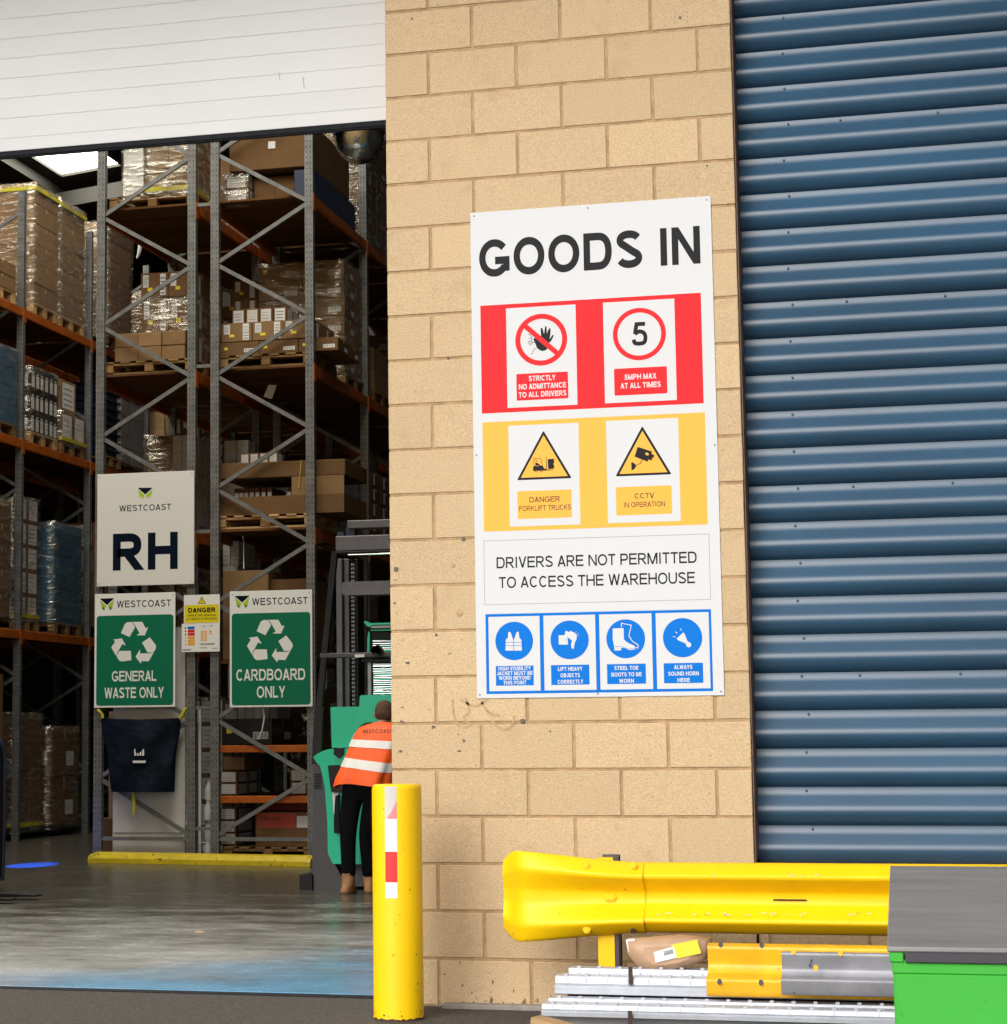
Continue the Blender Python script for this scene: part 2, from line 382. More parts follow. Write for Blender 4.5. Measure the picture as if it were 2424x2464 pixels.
def glyph(ch, w):
    """returns (strokes[list of (pts, closed)], quads, width)"""
    W_ = ADV.get(ch, .9)-.12; l, r, b, t, m = w/2, W_-w/2, w/2, 1-w/2, W_/2; h = w
    st, q = [], []
    def V(x): st.append(([(x, 0), (x, 1)], False))
    def H(x0, x1, y): st.append(([(x0, y), (x1, y)], False))
    def D(x0, y0, x1, y1, k=1.1): q.append([(x0-h*k/2, y0), (x0+h*k/2, y0), (x1+h*k/2, y1), (x1-h*k/2, y1)])
    if ch == 'I': V(m)
    elif ch == 'L': V(l); H(w, W_, b)
    elif ch == 'T': V(m); H(0, W_, t)
    elif ch == 'H': V(l); V(r); H(w, W_-w, .52)
    elif ch == 'E': V(l); H(w, W_, t); H(w, W_, b); H(w, W_-.05, .53)
    elif ch == 'F': V(l); H(w, W_, t); H(w, W_-.08, .52)
    elif ch == 'N': V(l); V(r); D(l, 1, r, 0)
    elif ch == 'M': V(l); V(r); D(l+.02, 1, m, .0); D(r-.02, 1, m, .0)
    elif ch == 'A': D(m, 1, l-.02, 0, 1.12); D(m, 1, r+.02, 0, 1.12); H(l+.17, r-.17, .29)
    elif ch == 'V': D(l, 1, m, 0, 1.12); D(r, 1, m, 0, 1.12)
    elif ch == 'W': a = W_*.27; D(l, 1, a, 0, 1.05); D(m, 1, a, 0, 1.05); D(m, 1, W_-a, 0, 1.05); D(r, 1, W_-a, 0, 1.05)
    elif ch == 'X': D(l+.02, 1, r, 0, 1.2); D(r-.02, 1, l, 0, 1.2)
    elif ch == 'Y': st.append(([(m, 0), (m, .45)], False)); D(l, 1, m, .40, 1.2); D(r, 1, m, .40, 1.2)
    elif ch == 'K': V(l); D(r-.02, 1, l+w*.3, .36, 1.35); D(l+.28, .62, r+.02, 0, 1.2)
    elif ch == 'Z': H(0, W_, t); H(0, W_, b); D(r, 1-w, l, w)
    elif ch == 'O': st.append((sup(m, .5, m-l+.01, .51-b, 0, 360, 36)[:-1], True))
    elif ch == 'C': st.append((sup(m+.02, .5, m-l, .51-b, 42, 318, 28), False))
    elif ch == 'G': st.append((sup(m, .5, m-l+.01, .51-b, 40, 325, 28), False)); st.append(([(r, .13), (r, .53)], False)); H(m+.02, r+w/2-.001, .53-w/2)
    elif ch == 'D': st.append(([(l, b), (l, t)]+sup(m, .5, r-m, .5-b, 90, -90, 18, 2.4), True))
    elif ch == 'P': st.append(([(l, 0), (l, t)]+sup(m+.05, (t+.44)/2, r-m-.05, (t-.44)/2, 90, -90, 14, 2.5)+[(l, .44)], False))
    elif ch == 'R': st.append(([(l, 0), (l, t)]+sup(m+.03, (t+.48)/2, r-m-.07, (t-.48)/2, 90, -90, 14, 2.5)+[(l, .48)], False)); D(m-.02, .46, r+.02, 0, 1.25)
    elif ch == 'B': st.append(([(l, 0), (l, t)]+sup(m, (t+.53)/2, r-m-.05, (t-.53)/2, 90, -90, 12, 2.5)+[(l, .53)], False)); st.append(([(m, .53)]+sup(m, (b+.53)/2, r-m, (.53-b)/2, 90, -90, 12, 2.5)+[(0, b)], False))
    elif ch == 'J': st.append(([(r, 1), (r, .3)]+sup(m, .3, r-m, .3-b, 0, -165, 14), False))
    elif ch == 'U': st.append(([(l, 1), (l, .36)]+sup(m, .36, m-l, .36-b+.01, 180, 360, 16)+[(r, 1)], False))
    elif ch == 'S': st.append((sup(m, .745, m-l-.015, t-.740, 18, 232, 16)+sup(m, .265, r-m, .270-b, 58, -162, 18), False))
    elif ch == '5': st.append(([(r, t), (l+.14, t), (l+.06, .50)], False)); st.append((cat([(l+.06, .50), (m, .60), (r-.06, .52), (r, .33), (r-.06, .13), (m, b), (l+.06, .12), (l, .27)]), False))
    elif ch == '!': st.append(([(m, .3), (m, 1)], False)); st.append(([(m, 0), (m, .16)], False))
    return st, q, W_
def stroke_quads(pts, closed, w, clip=True):
    q = [pts[0]]
    for p in pts[1:]:
        if abs(p[0]-q[-1][0])+abs(p[1]-q[-1][1]) > 1e-6: q.append(p)
    if closed and abs(q[0][0]-q[-1][0])+abs(q[0][1]-q[-1][1]) < 1e-6: q.pop()
    pts = q; n = len(pts); L_, R_ = [], []
    for i in range(n):
        p = Vector(pts[i]); a = Vector(pts[i-1]) if (i > 0 or closed) else None; c = Vector(pts[(i+1) % n]) if (i < n-1 or closed) else None
        d1 = (p-a).normalized() if a is not None and (p-a).length > 1e-9 else None; d2 = (c-p).normalized() if c is not None and (c-p).length > 1e-9 else None
        if d1 is None: d1 = d2
        if d2 is None: d2 = d1
        nn = Vector((-(d1+d2).y, (d1+d2).x)); nn.normalize(); cs = max(.45, nn.dot(Vector((-d1.y, d1.x))))
        o = nn*(w/2/cs); L_.append(p+o); R_.append(p-o)
    out = []
    for i in range(n if closed else n-1):
        j = (i+1) % n; out.append([tuple(L_[i]), tuple(R_[i]), tuple(R_[j]), tuple(L_[j])])
    return out
def text(mb, s, x0, x1, zb, cap, y, w=.13, mi=0, track=0.0, pw=None):
    """text from x0 to x1, baseline zb, cap height cap; w = stroke in cap heights"""
    adv = [ADV.get(c, .9)+track for c in s]; tot = sum(adv)-.12-track; kx = (x1-x0)/tot; x = 0; dy = 0
    wx = w*cap/kx if False else w
    for c, a in zip(s, adv):
        if c != ' ':
            st, qs, W_ = glyph(c, w); k = 0
            quads = []
            for pts, cl in st: quads.append(stroke_quads(pts, cl, w))
            for q in qs: quads.append([q])
            for grp in quads:
                yy = y-.00012*k; k += 1
                for q in grp:
                    P = [(x0+(x+px)*kx, zb+pz*cap) for px, pz in q]
                    mb.flat(P, yy, mi)
        x += a
    return mb
def ctext(mb, s, cx, width, zb, cap, y, w=.13, mi=0, track=0.0): return text(mb, s, cx-width/2, cx+width/2, zb, cap, y, w, mi, track)
def rect(x0, x1, z0, z1): return [(x0, z0), (x1, z0), (x1, z1), (x0, z1)]
def rrect(x0, x1, z0, z1, r, n=5):
    out = []
    for cx, cz, a in ((x1-r, z0+r, -90), (x1-r, z1-r, 0), (x0+r, z1-r, 90), (x0+r, z0+r, 180)):
        for k in range(n+1): t = math.radians(a+90*k/n); out.append((cx+r*math.cos(t), cz+r*math.sin(t)))
    return out
def disc(cx, cz, r, n=40): return [(cx+r*math.cos(2*PI*k/n), cz+r*math.sin(2*PI*k/n)) for k in range(n)]
def ring(mb, cx, cz, r0, r1, y, mi=0, n=44):
    for k in range(n):
        a, b = 2*PI*k/n, 2*PI*(k+1)/n
        mb.flat([(cx+r*math.cos(t), cz+r*math.sin(t)) for r, t in ((r0, a), (r1, a), (r1, b), (r0, b))], y, mi)
def line(mb, pts, w, y, mi=0, closed=False):
    for q in stroke_quads(pts, closed, w): mb.flat(q, y, mi)
# ================================================================== STRUCTURE
struct('yard_ground', MB().box(-60, 60, -60, 1.2, -.3, 0), 'asphalt')
def slab(x0, y0, x1, y1, x2, y2, x3, y3, zt):
    q = ((x0, y0), (x1, y1), (x2, y2), (x3, y3)); m = MB(); m.add([(x, y, z) for z in (-.25, zt) for x, y in q], [(3, 2, 1, 0), (4, 5, 6, 7), (0, 1, 5, 4), (1, 2, 6, 5), (2, 3, 7, 6), (3, 0, 4, 7)]); return m
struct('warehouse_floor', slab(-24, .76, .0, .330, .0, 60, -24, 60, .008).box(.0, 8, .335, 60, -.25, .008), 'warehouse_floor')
tch = slab(-5.0, .36, .0, .22, .0, .329, -5.0, .75*.55, .004); struct('threshold_channel', tch, 'rubber_black')
sh = MB(); sh.box(-24.2, -24, .3, 60, 0, 12); sh.box(8, 8.2, .3, 60, 0, 12); sh.box(-24, 8, 60, 60.2, 0, 12)
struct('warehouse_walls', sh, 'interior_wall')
fa = MB(); fa.box(-24, -5.0, .05, .30, 0, 12); fa.box(-5.0, 0.0, .42, .50, 4.9, 12); fa.box(0, 8, .32, .40, 0, 12); fa.box(-5, 1.738, .02, .30, 5.75, 12)
struct('facade_wall', fa, 'facade_plain')
def roof_z(x): return 10.60 + (x+10.995)*.105
rf = MB()
SKY = [(-11.05, -10.0, 13.0, 22.0), (-8.7, -6.9, 10.2, 16.8), (-9.3, -8.2, 2, 9), (-6.6, -5.5, 2, 9.5), (-3.9, -2.9, 2, 9.5), (-2.5, -1.1, 1.5, 7.5)]  # last four are unseen panels added to brighten the lane, signs and truck
xs = sorted({-24, 8}|{a for q in SKY for a in q[:2]}); ys = sorted({.3, 60.0}|{a for q in SKY for a in q[2:]})
for i in range(len(xs)-1):
    for j in range(len(ys)-1):
        cx, cy = (xs[i]+xs[i+1])/2, (ys[j]+ys[j+1])/2
        if any(q[0] < cx < q[1] and q[2] < cy < q[3] for q in SKY): continue
        vs = [(x, y, roof_z(x)+dz) for dz in (0, .1) for x, y in ((xs[i], ys[j]), (xs[i+1], ys[j]), (xs[i+1], ys[j+1]), (xs[i], ys[j+1]))]
        rf.add(vs, [(3, 2, 1, 0), (4, 5, 6, 7), (0, 1, 5, 4), (1, 2, 6, 5), (2, 3, 7, 6), (3, 0, 4, 7)])
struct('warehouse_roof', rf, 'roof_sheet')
for i, (x0, x1, y0, y1) in enumerate(SKY):
    mb = MB(); mb.add([(x0, y0, roof_z(x0)+.05), (x1, y0, roof_z(x1)+.05), (x1, y1, roof_z(x1)+.05), (x0, y1, roof_z(x0)+.05)], [(3, 2, 1, 0)])
    lab = ['bright translucent rooflight above the left aisle, seen just under the shutter', 'rooflight over the left aisle, hidden above the shutter', 'unseen fill light panel added over the left part of the lane inside the door', 'unseen fill light panel added over the lane in front of the RH sign', 'unseen fill light panel added over the lane in front of the cardboard sign', 'unseen fill light panel added over the reach truck inside the door'][i]
    solo('rooflight', mb, 'skylight_fill_lit', lab, 'rooflight', ((x0+x1)/2, y0, roof_z(x0)), 'rooflights in the warehouse roof')
pu = MB()
for x in (-13.6, -12.45, -11.30, -9.75, -8.6, -7.4, -6.2, -5.0, -2.6): pu.bar((x, .6, roof_z(x)-.10), (x, 59, roof_z(x)-.10), .07, .18)
for y in (14, 22.3, 30, 38): pu.bar((-23.9, y, roof_z(-23.9)-.32), (7.9, y, roof_z(7.9)-.32), .16, .26, (0, 0, 1))
struct('roof_purlins', pu, 'purlin')
cn = MB(); cn.box(-24, 12, -1.8, .0, 6.7, 6.9); cn.box(-24, 12, -1.86, -1.8, 6.55, 7.05)
tag(struct('door_canopy', cn, 'canopy_grey'), 'grey canopy over the loading doors, above the picture', 'canopy'); bpy.data.objects['door_canopy'].pop('kind', None)

# ------------------------------------------------------------------ blockwork pier
wall = thing('block_wall', 'tan split-face concrete block pier between the loading door and blue cladding', 'wall')
XR = 1.738
mo = MB(); mo.box(.002, XR-.003, .0042, .30, -.05, 5.74); mo.build('mortar', 'wall_mortar', wall)
meshes = {}
def blockmesh(w, v=0):
    k = (round(w, 3), v)
    if k not in meshes:
        mb = MB(); mb.cbox(-w/2, w/2, 0, .14, -.1058, .1058, .0030); meshes[k] = mb.mesh('brick', 'wall_block')
    return meshes[k]
for n in range(26):                                            # courses from the ground
    z = .225*n + .1125
    off = .225 if (22-n) % 2 == 0 else .45                      # course between bed (22-n-1) and (22-n)
    xs_ = [0.0]; x = off
    while x < XR-.05: xs_.append(x); x += .45
    xs_.append(XR+.005)
    for a, b in zip(xs_[:-1], xs_[1:]):
        a2 = a+.0070 if a > 0 else 0.0; b2 = b-.0070
        w_ = round(b2-a2, 3)
        o = inst('brick', blockmesh(w_), wall, ((a2+b2)/2+random.uniform(-.0012, .0012)*(a > 0), random.uniform(-.0012, .0008), z+random.uniform(-.0012, .0012)), (random.uniform(-.0015, .0015), random.uniform(-.0025, .0025), random.uniform(-.002, .002)))
# old fixings and scars on the blocks
fx = MB()
def wpix(u, v): p = at(u, v, 1, -.001); return p.x, p.z
for u, v, r in ((1286, 33, .0075), (1276, 26, .0025), (1276, 34, .0025), (1276, 43, .0025), (1299, 23, .0025), (1299, 31, .0025), (1299, 40, .0025), (847, 676, .006), (876, 1019, .01), (877, 1400, .007), (1040, 1382, .004), (758, 1363, .004), (866, 1388, .003), (748, 1096, .003), (877, 1355, .003), (758, 1418, .003), (779, 35, .006), (1105, 416, .003), (1337, 313, .005), (812, 1340, .003), (850, 1235, .004), (905, 1210, .003)):
    x, z = wpix(u, v); fx.prism(disc(x, z, r, 10), -.0028, .002)
for u, v, s_ in ((749, 1076, .010), (988, 1363, .010), (825, 1200, .006), (746, 1140, .005)):
    x, z = wpix(u, v); fx.prism(rect(x-s_, x+s_, z-s_, z+s_), -.0034, .002)
for u, v in ((760, 1363), (820, 1375), (868, 1418), (757, 1420), (770, 1253), (760, 1336)):
    x, z = wpix(u, v)
    for k in range(3): fx.prism([(x+random.uniform(-.012, .012), z+random.uniform(-.008, .008)) for _ in range(3)], -.003, .001)
fx.build('fixing_hole', 'fixing_grey', wall)
pg = MB()
x, z = wpix(868, 1158); pg.prism(disc(x, z, .018, 16), -.0026, .002); x, z = wpix(855, 1067); pg.prism(disc(x, z, .013, 16), -.0024, .002)
pg.build('filled_hole', 'stain_brown', wall)
sp_ = MB(); rs = random.Random(3)                              # splashes and gouges low on the blocks
for k in range(70):
    x = rs.uniform(.24, 1.7); z = .012+abs(rs.gauss(0, .075)); r = rs.uniform(.0015, .006)*(1.7 if z < .04 else 1); n = 7; st = rs.uniform(.8, 2.6)
    sp_.flat([(x+r*math.cos(2*PI*j/n)*rs.uniform(.4, 1.2), z+st*r*math.sin(2*PI*j/n)*rs.uniform(.4, 1.2)) for j in range(n)], -.0022-.00002*k)
sp_.build('mud_splash', 'mud', wall)['kind'] = 'stuff'
gl = MB()                                                      # dried glue outline left by a removed notice
for pts in ([(856, 1322), (858, 1350), (868, 1372), (885, 1374)], [(880, 1318), (888, 1345), (878, 1356), (890, 1372)], [(905, 1315), (918, 1340), (930, 1350), (945, 1352)], [(930, 1362), (948, 1378), (968, 1372), (972, 1352)], [(870, 1322), (900, 1335), (925, 1318)]):
    line(gl, cat([wpix(*q) for q in pts], 5), .012, -.0022)
gl.build('glue_mark', 'stain_brown', wall)
for n in range(3):                                             # low blockwork plinth under the cladding
    z = .225*n+.1125; x = XR+.006; off = .225 if (22-n) % 2 == 0 else .45; xs_ = [XR+.012]; x = off
    while x < 4.4:
        if x > XR+.03: xs_.append(x)
        x += .45
    for a, b in zip(xs_[:-1], xs_[1:]):
        a2, b2 = a+.0055, b-.0055; inst('brick', blockmesh(round(b2-a2, 3)), wall, ((a2+b2)/2, random.uniform(-.001, .001), z), (0, 0, random.uniform(-.002, .002)))
pm_ = MB(); pm_.box(XR+.010, 8, .006, .30, -.05, .672); pm_.build('mortar', 'wall_mortar', wall)
fl = MB(); fl.box(XR+.001, XR+.006, .012, .215, .70, 5.9); fl.build('edge_flashing', 'flashing_brown', wall)

# ------------------------------------------------------------------ blue corrugated cladding
clad = thing('cladding_wall', 'dark blue horizontally corrugated steel cladding right of the block pier', 'cladding', (XR+.006, .2, 0))
YV, DEP = .20, .052
P0 = .1803; ZR = 4.267                                         # rib pitch and the height of one valley strip centre
RIB = [(0, 0), (.011, .018), (.032, .053), (.0380, .065), (.0412, .078), (.0415, .090), (.0385, .105), (.031, .122), (.020, .138), (.007, .1497), (0, .1533)]
def rib(zc):                                                   # profile (y, z) going down from the top of a valley strip
    f = .0135; pts = [(YV, zc+f), (YV, zc-f)]
    c = cat(RIB[2:], 3)
    for d, h in [RIB[1]]+c[:-1]: pts.append((YV-d*1.12, zc-f-h))
    return pts
ribs = list(range(-10, 20)); X0, X1 = XR+.008, 8.0
for i in range(0, len(ribs), 5):
    mb = MB(); grp = ribs[i:i+5]; prof = []
    for k in grp: prof += rib(ZR-k*P0)
    ze = ZR-(grp[-1]+1)*P0
    prof += [(YV, ze+.0135), (YV-.0015*0, ze+.012)]
    nx = 2; v = [(X, y, z) for X in (X0, X1) for y, z in prof]; n = len(prof)
    fs = [(k, k+1, n+k+1, n+k) for k in range(n-1)]
    mb.add(v, fs, 0, True); o = mb.build('cladding_sheet', 'cladding_blue', clad)
    o.data.set_sharp_from_angle(angle=math.radians(38)) if hasattr(o.data, 'set_sharp_from_angle') else None
smb = MB(); smb.tube([(0, 0, 0), (0, -.003, 0)], .0062, 10); smb.tube([(0, -.003, 0), (0, -.007, 0)], .0038, 6); sm_ = smb.mesh('screw', 'screw_blue')
for k in ribs:
    z = ZR-k*P0; p = at(1475+random.uniform(-6, 6), 300, 1, YV)
    xx = [1.978+random.uniform(-.02, .02)-(.0)]
    if k % 5 == 0: xx += [2.24, 2.70, 3.16]
    for x in xx: inst('screw', sm_, clad, (x-XR-.006, 0, z-.004))

# ------------------------------------------------------------------ insulated roller shutter
shut = thing('roller_shutter', 'white slatted roller shutter, three quarters raised over the loading door', 'shutter', (-2.5, .30, 4.436))
SP = .1128; zb = 4.482
sme = MB()
prof = [(-.0026, 0), (-.0034, .002), (-.0040, .006), (-.0042, SP-.006), (-.0036, SP-.002), (-.0030, SP-.0006), (.02, SP-.0005), (.02, 0)]
n = len(prof); v = [(X, y, z) for X in (-2.5, 2.5) for y, z in prof]
sme.add(v, [(k, (k+1) % n, n+(k+1) % n, n+k) for k in range(n)]+[tuple(range(n))[::-1], tuple(range(n, 2*n))])
slm = sme.mesh('slat', 'shutter_white')
# the lowest slat carries a second groove
for k in range(12):
    o = inst('slat', slm, shut, (0, 0, zb-4.436+k*SP))
    if k == 0: o.scale = (1, 1, .62)
    else: o.location.z -= SP*.38
bs = MB(); bs.box(-4.998, -.002, .292, .325, 4.454, 4.4815); bs.build('bottom_rail', 'rubber_black', shut)
bt = MB(); bt.tube([(-4.99, .306, 4.449), (-.005, .306, 4.449)], .009, 8); bt.build('bottom_seal', 'rubber_black', shut)
gd = MB(); gd.box(-.052, -.002, .302, .42, 0, 5.8); gd.box(-5.0, -4.95, .302, .42, 0, 5.8); gd.build('door_guide', 'rubber_black', shut)
mk = MB()
for pts in ([(527, 136), (529, 150)], [(573, 146), (575, 167)], [(575, 148), (571, 146)]):
    line(mk, [(at(u, v_, 1, .294).x, at(u, v_, 1, .294).z) for u, v_ in pts], .004, .2935)
mk.build('scratch', 'scratch_grey', shut)
kb = MB(); kb.cbox(.25, 1.7, -.075, -.003, -.01, .022, .006)
solo('concrete_strip', kb, 'concrete_kerb', 'low concrete strip along the foot of the block pier', 'kerb', (1, -.04, 0))
# ================================================================== SIGNS
YS = -.006                                                      # printed face of the big board
gs = thing('safety_sign', 'large white GOODS IN safety board with red, amber and blue panels on the pier', 'sign', (1.02, 0, 1.468))
SX0, SX1, SZ0, SZ1 = .430, 1.620, 1.468, 3.878
bd = MB(); bd.cbox(SX0, SX1, YS, -.0022, SZ0, SZ1, .0012); bd.build('board', 'sign_white', gs)
def face(name, mats, fn, parent, y, lab=None):
    mb = MB(); fn(mb, y); o = mb.build(name, mats, parent)
    if lab: o['label'] = lab
    return o
def lines(name, mats, L, parent, y):
    for a in L:
        if callable(a): face(name, mats, a, parent, y)
        else: face(name, mats, lambda m, yy: ctext(m, a[0], a[1], a[2], a[3], a[4], yy, a[5]), parent, y)
P1, P2, P3 = YS-.0005, YS-.0010, YS-.0016
face('heading_word', 'ink_charcoal', lambda m, y: text(m, 'GOODS', .474, 1.282, 3.548, .186, y, .205, 0, .02), gs, P1)
face('heading_word', 'ink_charcoal', lambda m, y: text(m, 'IN', 1.366, 1.563, 3.548, .186, y, .205, 0, .0), gs, P1)
face('red_panel', 'sign_red', lambda m, y: m.flat(rect(.475, 1.560, 2.864, 3.404), y), gs, P1)
face('amber_panel', 'sign_amber', lambda m, y: m.flat(rect(.477, 1.564, 2.280, 2.820), y), gs, P1)
face('white_card', 'sign_white', lambda m, y: m.flat(rect(.604, .950, 2.886, 3.383), y), gs, P2)
face('white_card', 'sign_white', lambda m, y: m.flat(rect(1.085, 1.432, 2.886, 3.383), y), gs, P2)
face('white_card', 'sign_white', lambda m, y: m.flat(rect(.606, .953, 2.300, 2.797), y), gs, P2)
face('white_card', 'sign_white', lambda m, y: m.flat(rect(1.087, 1.436, 2.301, 2.799), y), gs, P2)
# no entry hand
def zp(u, v): p = at((1160+u/4.837)/KD, (580+v/4.837)/KD, 1, YS); return (p.x, p.z)
def hand(m, y):
    m.flat([zp(*q) for q in [(598, 1140), (612, 1128), (632, 1135), (660, 1150), (690, 1120), (684, 1020), (692, 1008), (706, 1015), (724, 1085), (736, 1000), (744, 986), (754, 998), (756, 1080), (775, 1030), (790, 1014), (800, 1022), (798, 1080), (788, 1145), (820, 1095), (836, 1090), (834, 1110), (808, 1160), (780, 1190), (765, 1250), (740, 1272), (705, 1280), (670, 1268), (640, 1240), (622, 1190)]], y)
    for pts in ([(540, 1085), (562, 1090), (578, 1110), (582, 1150), (584, 1190), (570, 1208), (552, 1208)], [(545, 1132), (580, 1130)], [(586, 1182), (622, 1182)], [(640, 1252), (605, 1256), (596, 1290), (590, 1308), (565, 1320)]): line(m, [zp(*q) for q in pts], .0024, y-.0001)
    cx, cz = zp(556, 1176); ring(m, cx, cz, .0052, .0072, y-.0001, 0, 14)
face('stop_hand_symbol', 'ink_charcoal', hand, gs, P3)
def proh(m, y):
    ring(m, .777, 3.217, .104, .129, y)
    a = math.radians(-42.5); d = (math.cos(a), math.sin(a)); r = .105
    line(m, [(.777-d[0]*r, 3.217-d[1]*r), (.777+d[0]*r, 3.217+d[1]*r)], .025, y-.0001)
face('prohibition_ring', 'sign_red', proh, gs, P3-.0004)
face('speed_ring', 'sign_red', lambda m, y: ring(m, 1.259, 3.218, .106, .129, y), gs, P3)
face('speed_number', 'ink_charcoal', lambda m, y: text(m, '5', 1.221, 1.298, 3.161, .116, y, .17), gs, P3)
face('caption_plate', 'sign_red', lambda m, y: m.flat(rrect(.6505, .906, 2.920, 3.052, .005), y), gs, P3)
face('caption_plate', 'sign_red', lambda m, y: m.flat(rrect(1.132, 1.388, 2.921, 3.053, .005), y), gs, P3)
P4 = P3-.0004
lines('caption_line', 'sign_white', [('STRICTLY', .778, .132, 3.0135, .0265, .22), ('NO ADMITTANCE', .779, .234, 2.974, .0265, .22), ('TO ALL DRIVERS', .779, .236, 2.934, .0265, .22)], gs, P4)
lines('caption_line', 'sign_white', [('5MPH MAX', 1.259, .154, 2.996, .0265, .21), ('AT ALL TIMES', 1.260, .194, 2.954, .0265, .21)], gs, P4)
# warning triangles
def tri(m, cx, zt, zb2, hw, y, b=.011, mi=(0, 1)):
    def rt_(k, r=.006):
        pts = [(cx, zt-k*2.1), (cx+hw-k*1.75, zb2+k), (cx-hw+k*1.75, zb2+k)]; out = []
        for i in range(3):
            p = Vector(pts[i]); a = (Vector(pts[i-1])-p).normalized(); c = (Vector(pts[(i+1) % 3])-p).normalized()
            out += [tuple(p+a*r), tuple(p+(a+c)*r*.32), tuple(p+c*r)]
        return out
    m.flat(rt_(0), y, mi[0]); m.flat(rt_(b, .002), y-.0002, mi[1])
face('warning_triangle', ['ink_charcoal', 'sign_amber'], lambda m, y: tri(m, .780, 2.766, 2.527, .135, y), gs, P3)
face('warning_triangle', ['ink_charcoal', 'sign_amber'], lambda m, y: tri(m, 1.263, 2.767, 2.527, .135, y), gs, P3)
def zq(u, v): p = at((1100+u/2.58)/KD, (950+v/2.58)/KD, 1, YS); return (p.x, p.z)
def fork(m, y):
    W_ = lambda L_: [zq(*q) for q in L_]
    m.flat(W_([(472, 452), (478, 440), (505, 444), (512, 436), (534, 440), (540, 455), (556, 462), (556, 470), (474, 474)]), y)
    line(m, W_([(480, 445), (477, 397), (520, 393), (530, 436)]), .0026, y-.0001)
    m.flat(W_([(552, 383), (556, 383), (559, 470), (554, 470)]), y); m.flat(W_([(556, 466), (598, 464), (598, 468), (556, 471)]), y)
    m.flat(W_([(563, 400), (602, 396), (605, 420), (598, 432), (606, 440), (603, 458), (567, 462)]), y-.0001)
    m.flat(W_([(487, 410), (492, 403), (498, 410), (492, 416)]), y); m.flat(W_([(487, 422), (500, 422), (516, 436), (505, 440), (488, 440)]), y)
    for u in (493, 525):
        c = zq(u, 474); m.flat(disc(*c, .0062, 16), y-.0002)
face('forklift_symbol', 'ink_charcoal', fork, gs, P4)
def hub(m, y):
    for u in (493, 525): c = zq(u, 474); m.flat(disc(*c, .003, 12), y)
face('forklift_symbol', 'sign_amber', hub, gs, P4-.0005)
def cctv(m, y):
    W_ = lambda L_: [zq(*q) for q in L_]
    m.flat(W_([(1123, 323), (1212, 352), (1208, 366), (1226, 374), (1222, 392), (1214, 390), (1210, 408), (1188, 402), (1186, 416), (1103, 384)]), y)
    line(m, W_([(1150, 402), (1142, 424), (1108, 440)]), .0032, y-.0001)
    m.flat(W_([(1082, 420), (1096, 420), (1112, 436), (1112, 448), (1098, 466), (1084, 468)]), y)
face('camera_symbol', 'ink_charcoal', cctv, gs, P4)
face('camera_symbol', 'sign_amber', lambda m, y: m.flat([zq(*q) for q in [(1168, 364), (1180, 358), (1192, 366), (1190, 376), (1176, 376)]], y), gs, P4-.0005)
face('caption_plate', 'sign_amber', lambda m, y: m.flat(rrect(.646, .9125, 2.336, 2.472, .005), y), gs, P3)
face('caption_plate', 'sign_amber', lambda m, y: m.flat(rrect(1.128, 1.396, 2.337, 2.474, .005), y), gs, P3)
lines('caption_line', 'ink_brown', [('DANGER', .780, .150, 2.415, .027, .17), ('FORKLIFT TRUCKS', .781, .256, 2.374, .0255, .16)], gs, P4)
lines('caption_line', 'ink_brown', [('CCTV', 1.265, .094, 2.4155, .0255, .17), ('IN OPERATION', 1.264, .199, 2.374, .0255, .16)], gs, P4)
def frame4(m, x0, x1, z0, z1, w, y):
    for r in (rect(x0, x1, z1-w, z1), rect(x0, x1, z0, z0+w), rect(x0, x0+w, z0+w, z1-w), rect(x1-w, x1, z0+w, z1-w)): m.flat(r, y)
face('notice_frame', 'ink_grey', lambda m, y: frame4(m, .474, 1.569, 1.921, 2.2355, .0024, y), gs, P1)
lines('notice_line', 'ink_charcoal', [('DRIVERS ARE NOT PERMITTED', 1.022, .970, 2.098, .0545, .152), ('TO ACCESS THE WAREHOUSE', 1.022, .949, 2.001, .0545, .152)], gs, P1)
face('blue_panel', 'sign_blue', lambda m, y: m.flat(rect(.478, 1.568, 1.489, 1.876), y), gs, P1)
caps = [(['HIGH VISIBILITY', 'JACKET MUST BE', 'WORN BEYOND', 'THIS POINT'], (.158, .176, .155, .112)), (['LIFT HEAVY', 'OBJECTS', 'CORRECTLY'], (.118, .095, .124)), (['STEEL TOE', 'BOOTS TO BE', 'WORN'], (.116, .145, .070)), (['ALWAYS', 'SOUND HORN', 'HERE'], (.086, .145, .058))]
cxs = []
for i in range(4):
    x0 = .4925+.2708*i; x1 = x0+.2515; cx = (x0+x1)/2; cxs.append(cx)
    face('white_card', 'sign_white', lambda m, y: m.flat(rect(x0, x1, 1.5025, 1.8625), y), gs, P2)
    face('blue_roundel', 'sign_blue', lambda m, y: m.flat(disc(cx, 1.7435, .0930), y), gs, P3)
    face('caption_plate', 'sign_blue', lambda m, y: m.flat(rect(cx-.0927, cx+.0927, 1.5285, 1.6235), y), gs, P3)
    L_, ws = caps[i]; n = len(L_); dz = .095/n if n == 4 else .031; cap = .0185 if n == 4 else .019
    lines('caption_line', 'sign_white', [(t_, cx, w_, (1.6015 - k*.0228) if n == 4 else (1.595-k*.0308), cap, .22) for k, (t_, w_) in enumerate(zip(L_, ws))], gs, P4)
def zb_(u, v): p = at((1130+u/3.022)/KD, (1440+v/3.022)/KD, 1, YS); return (p.x, p.z)
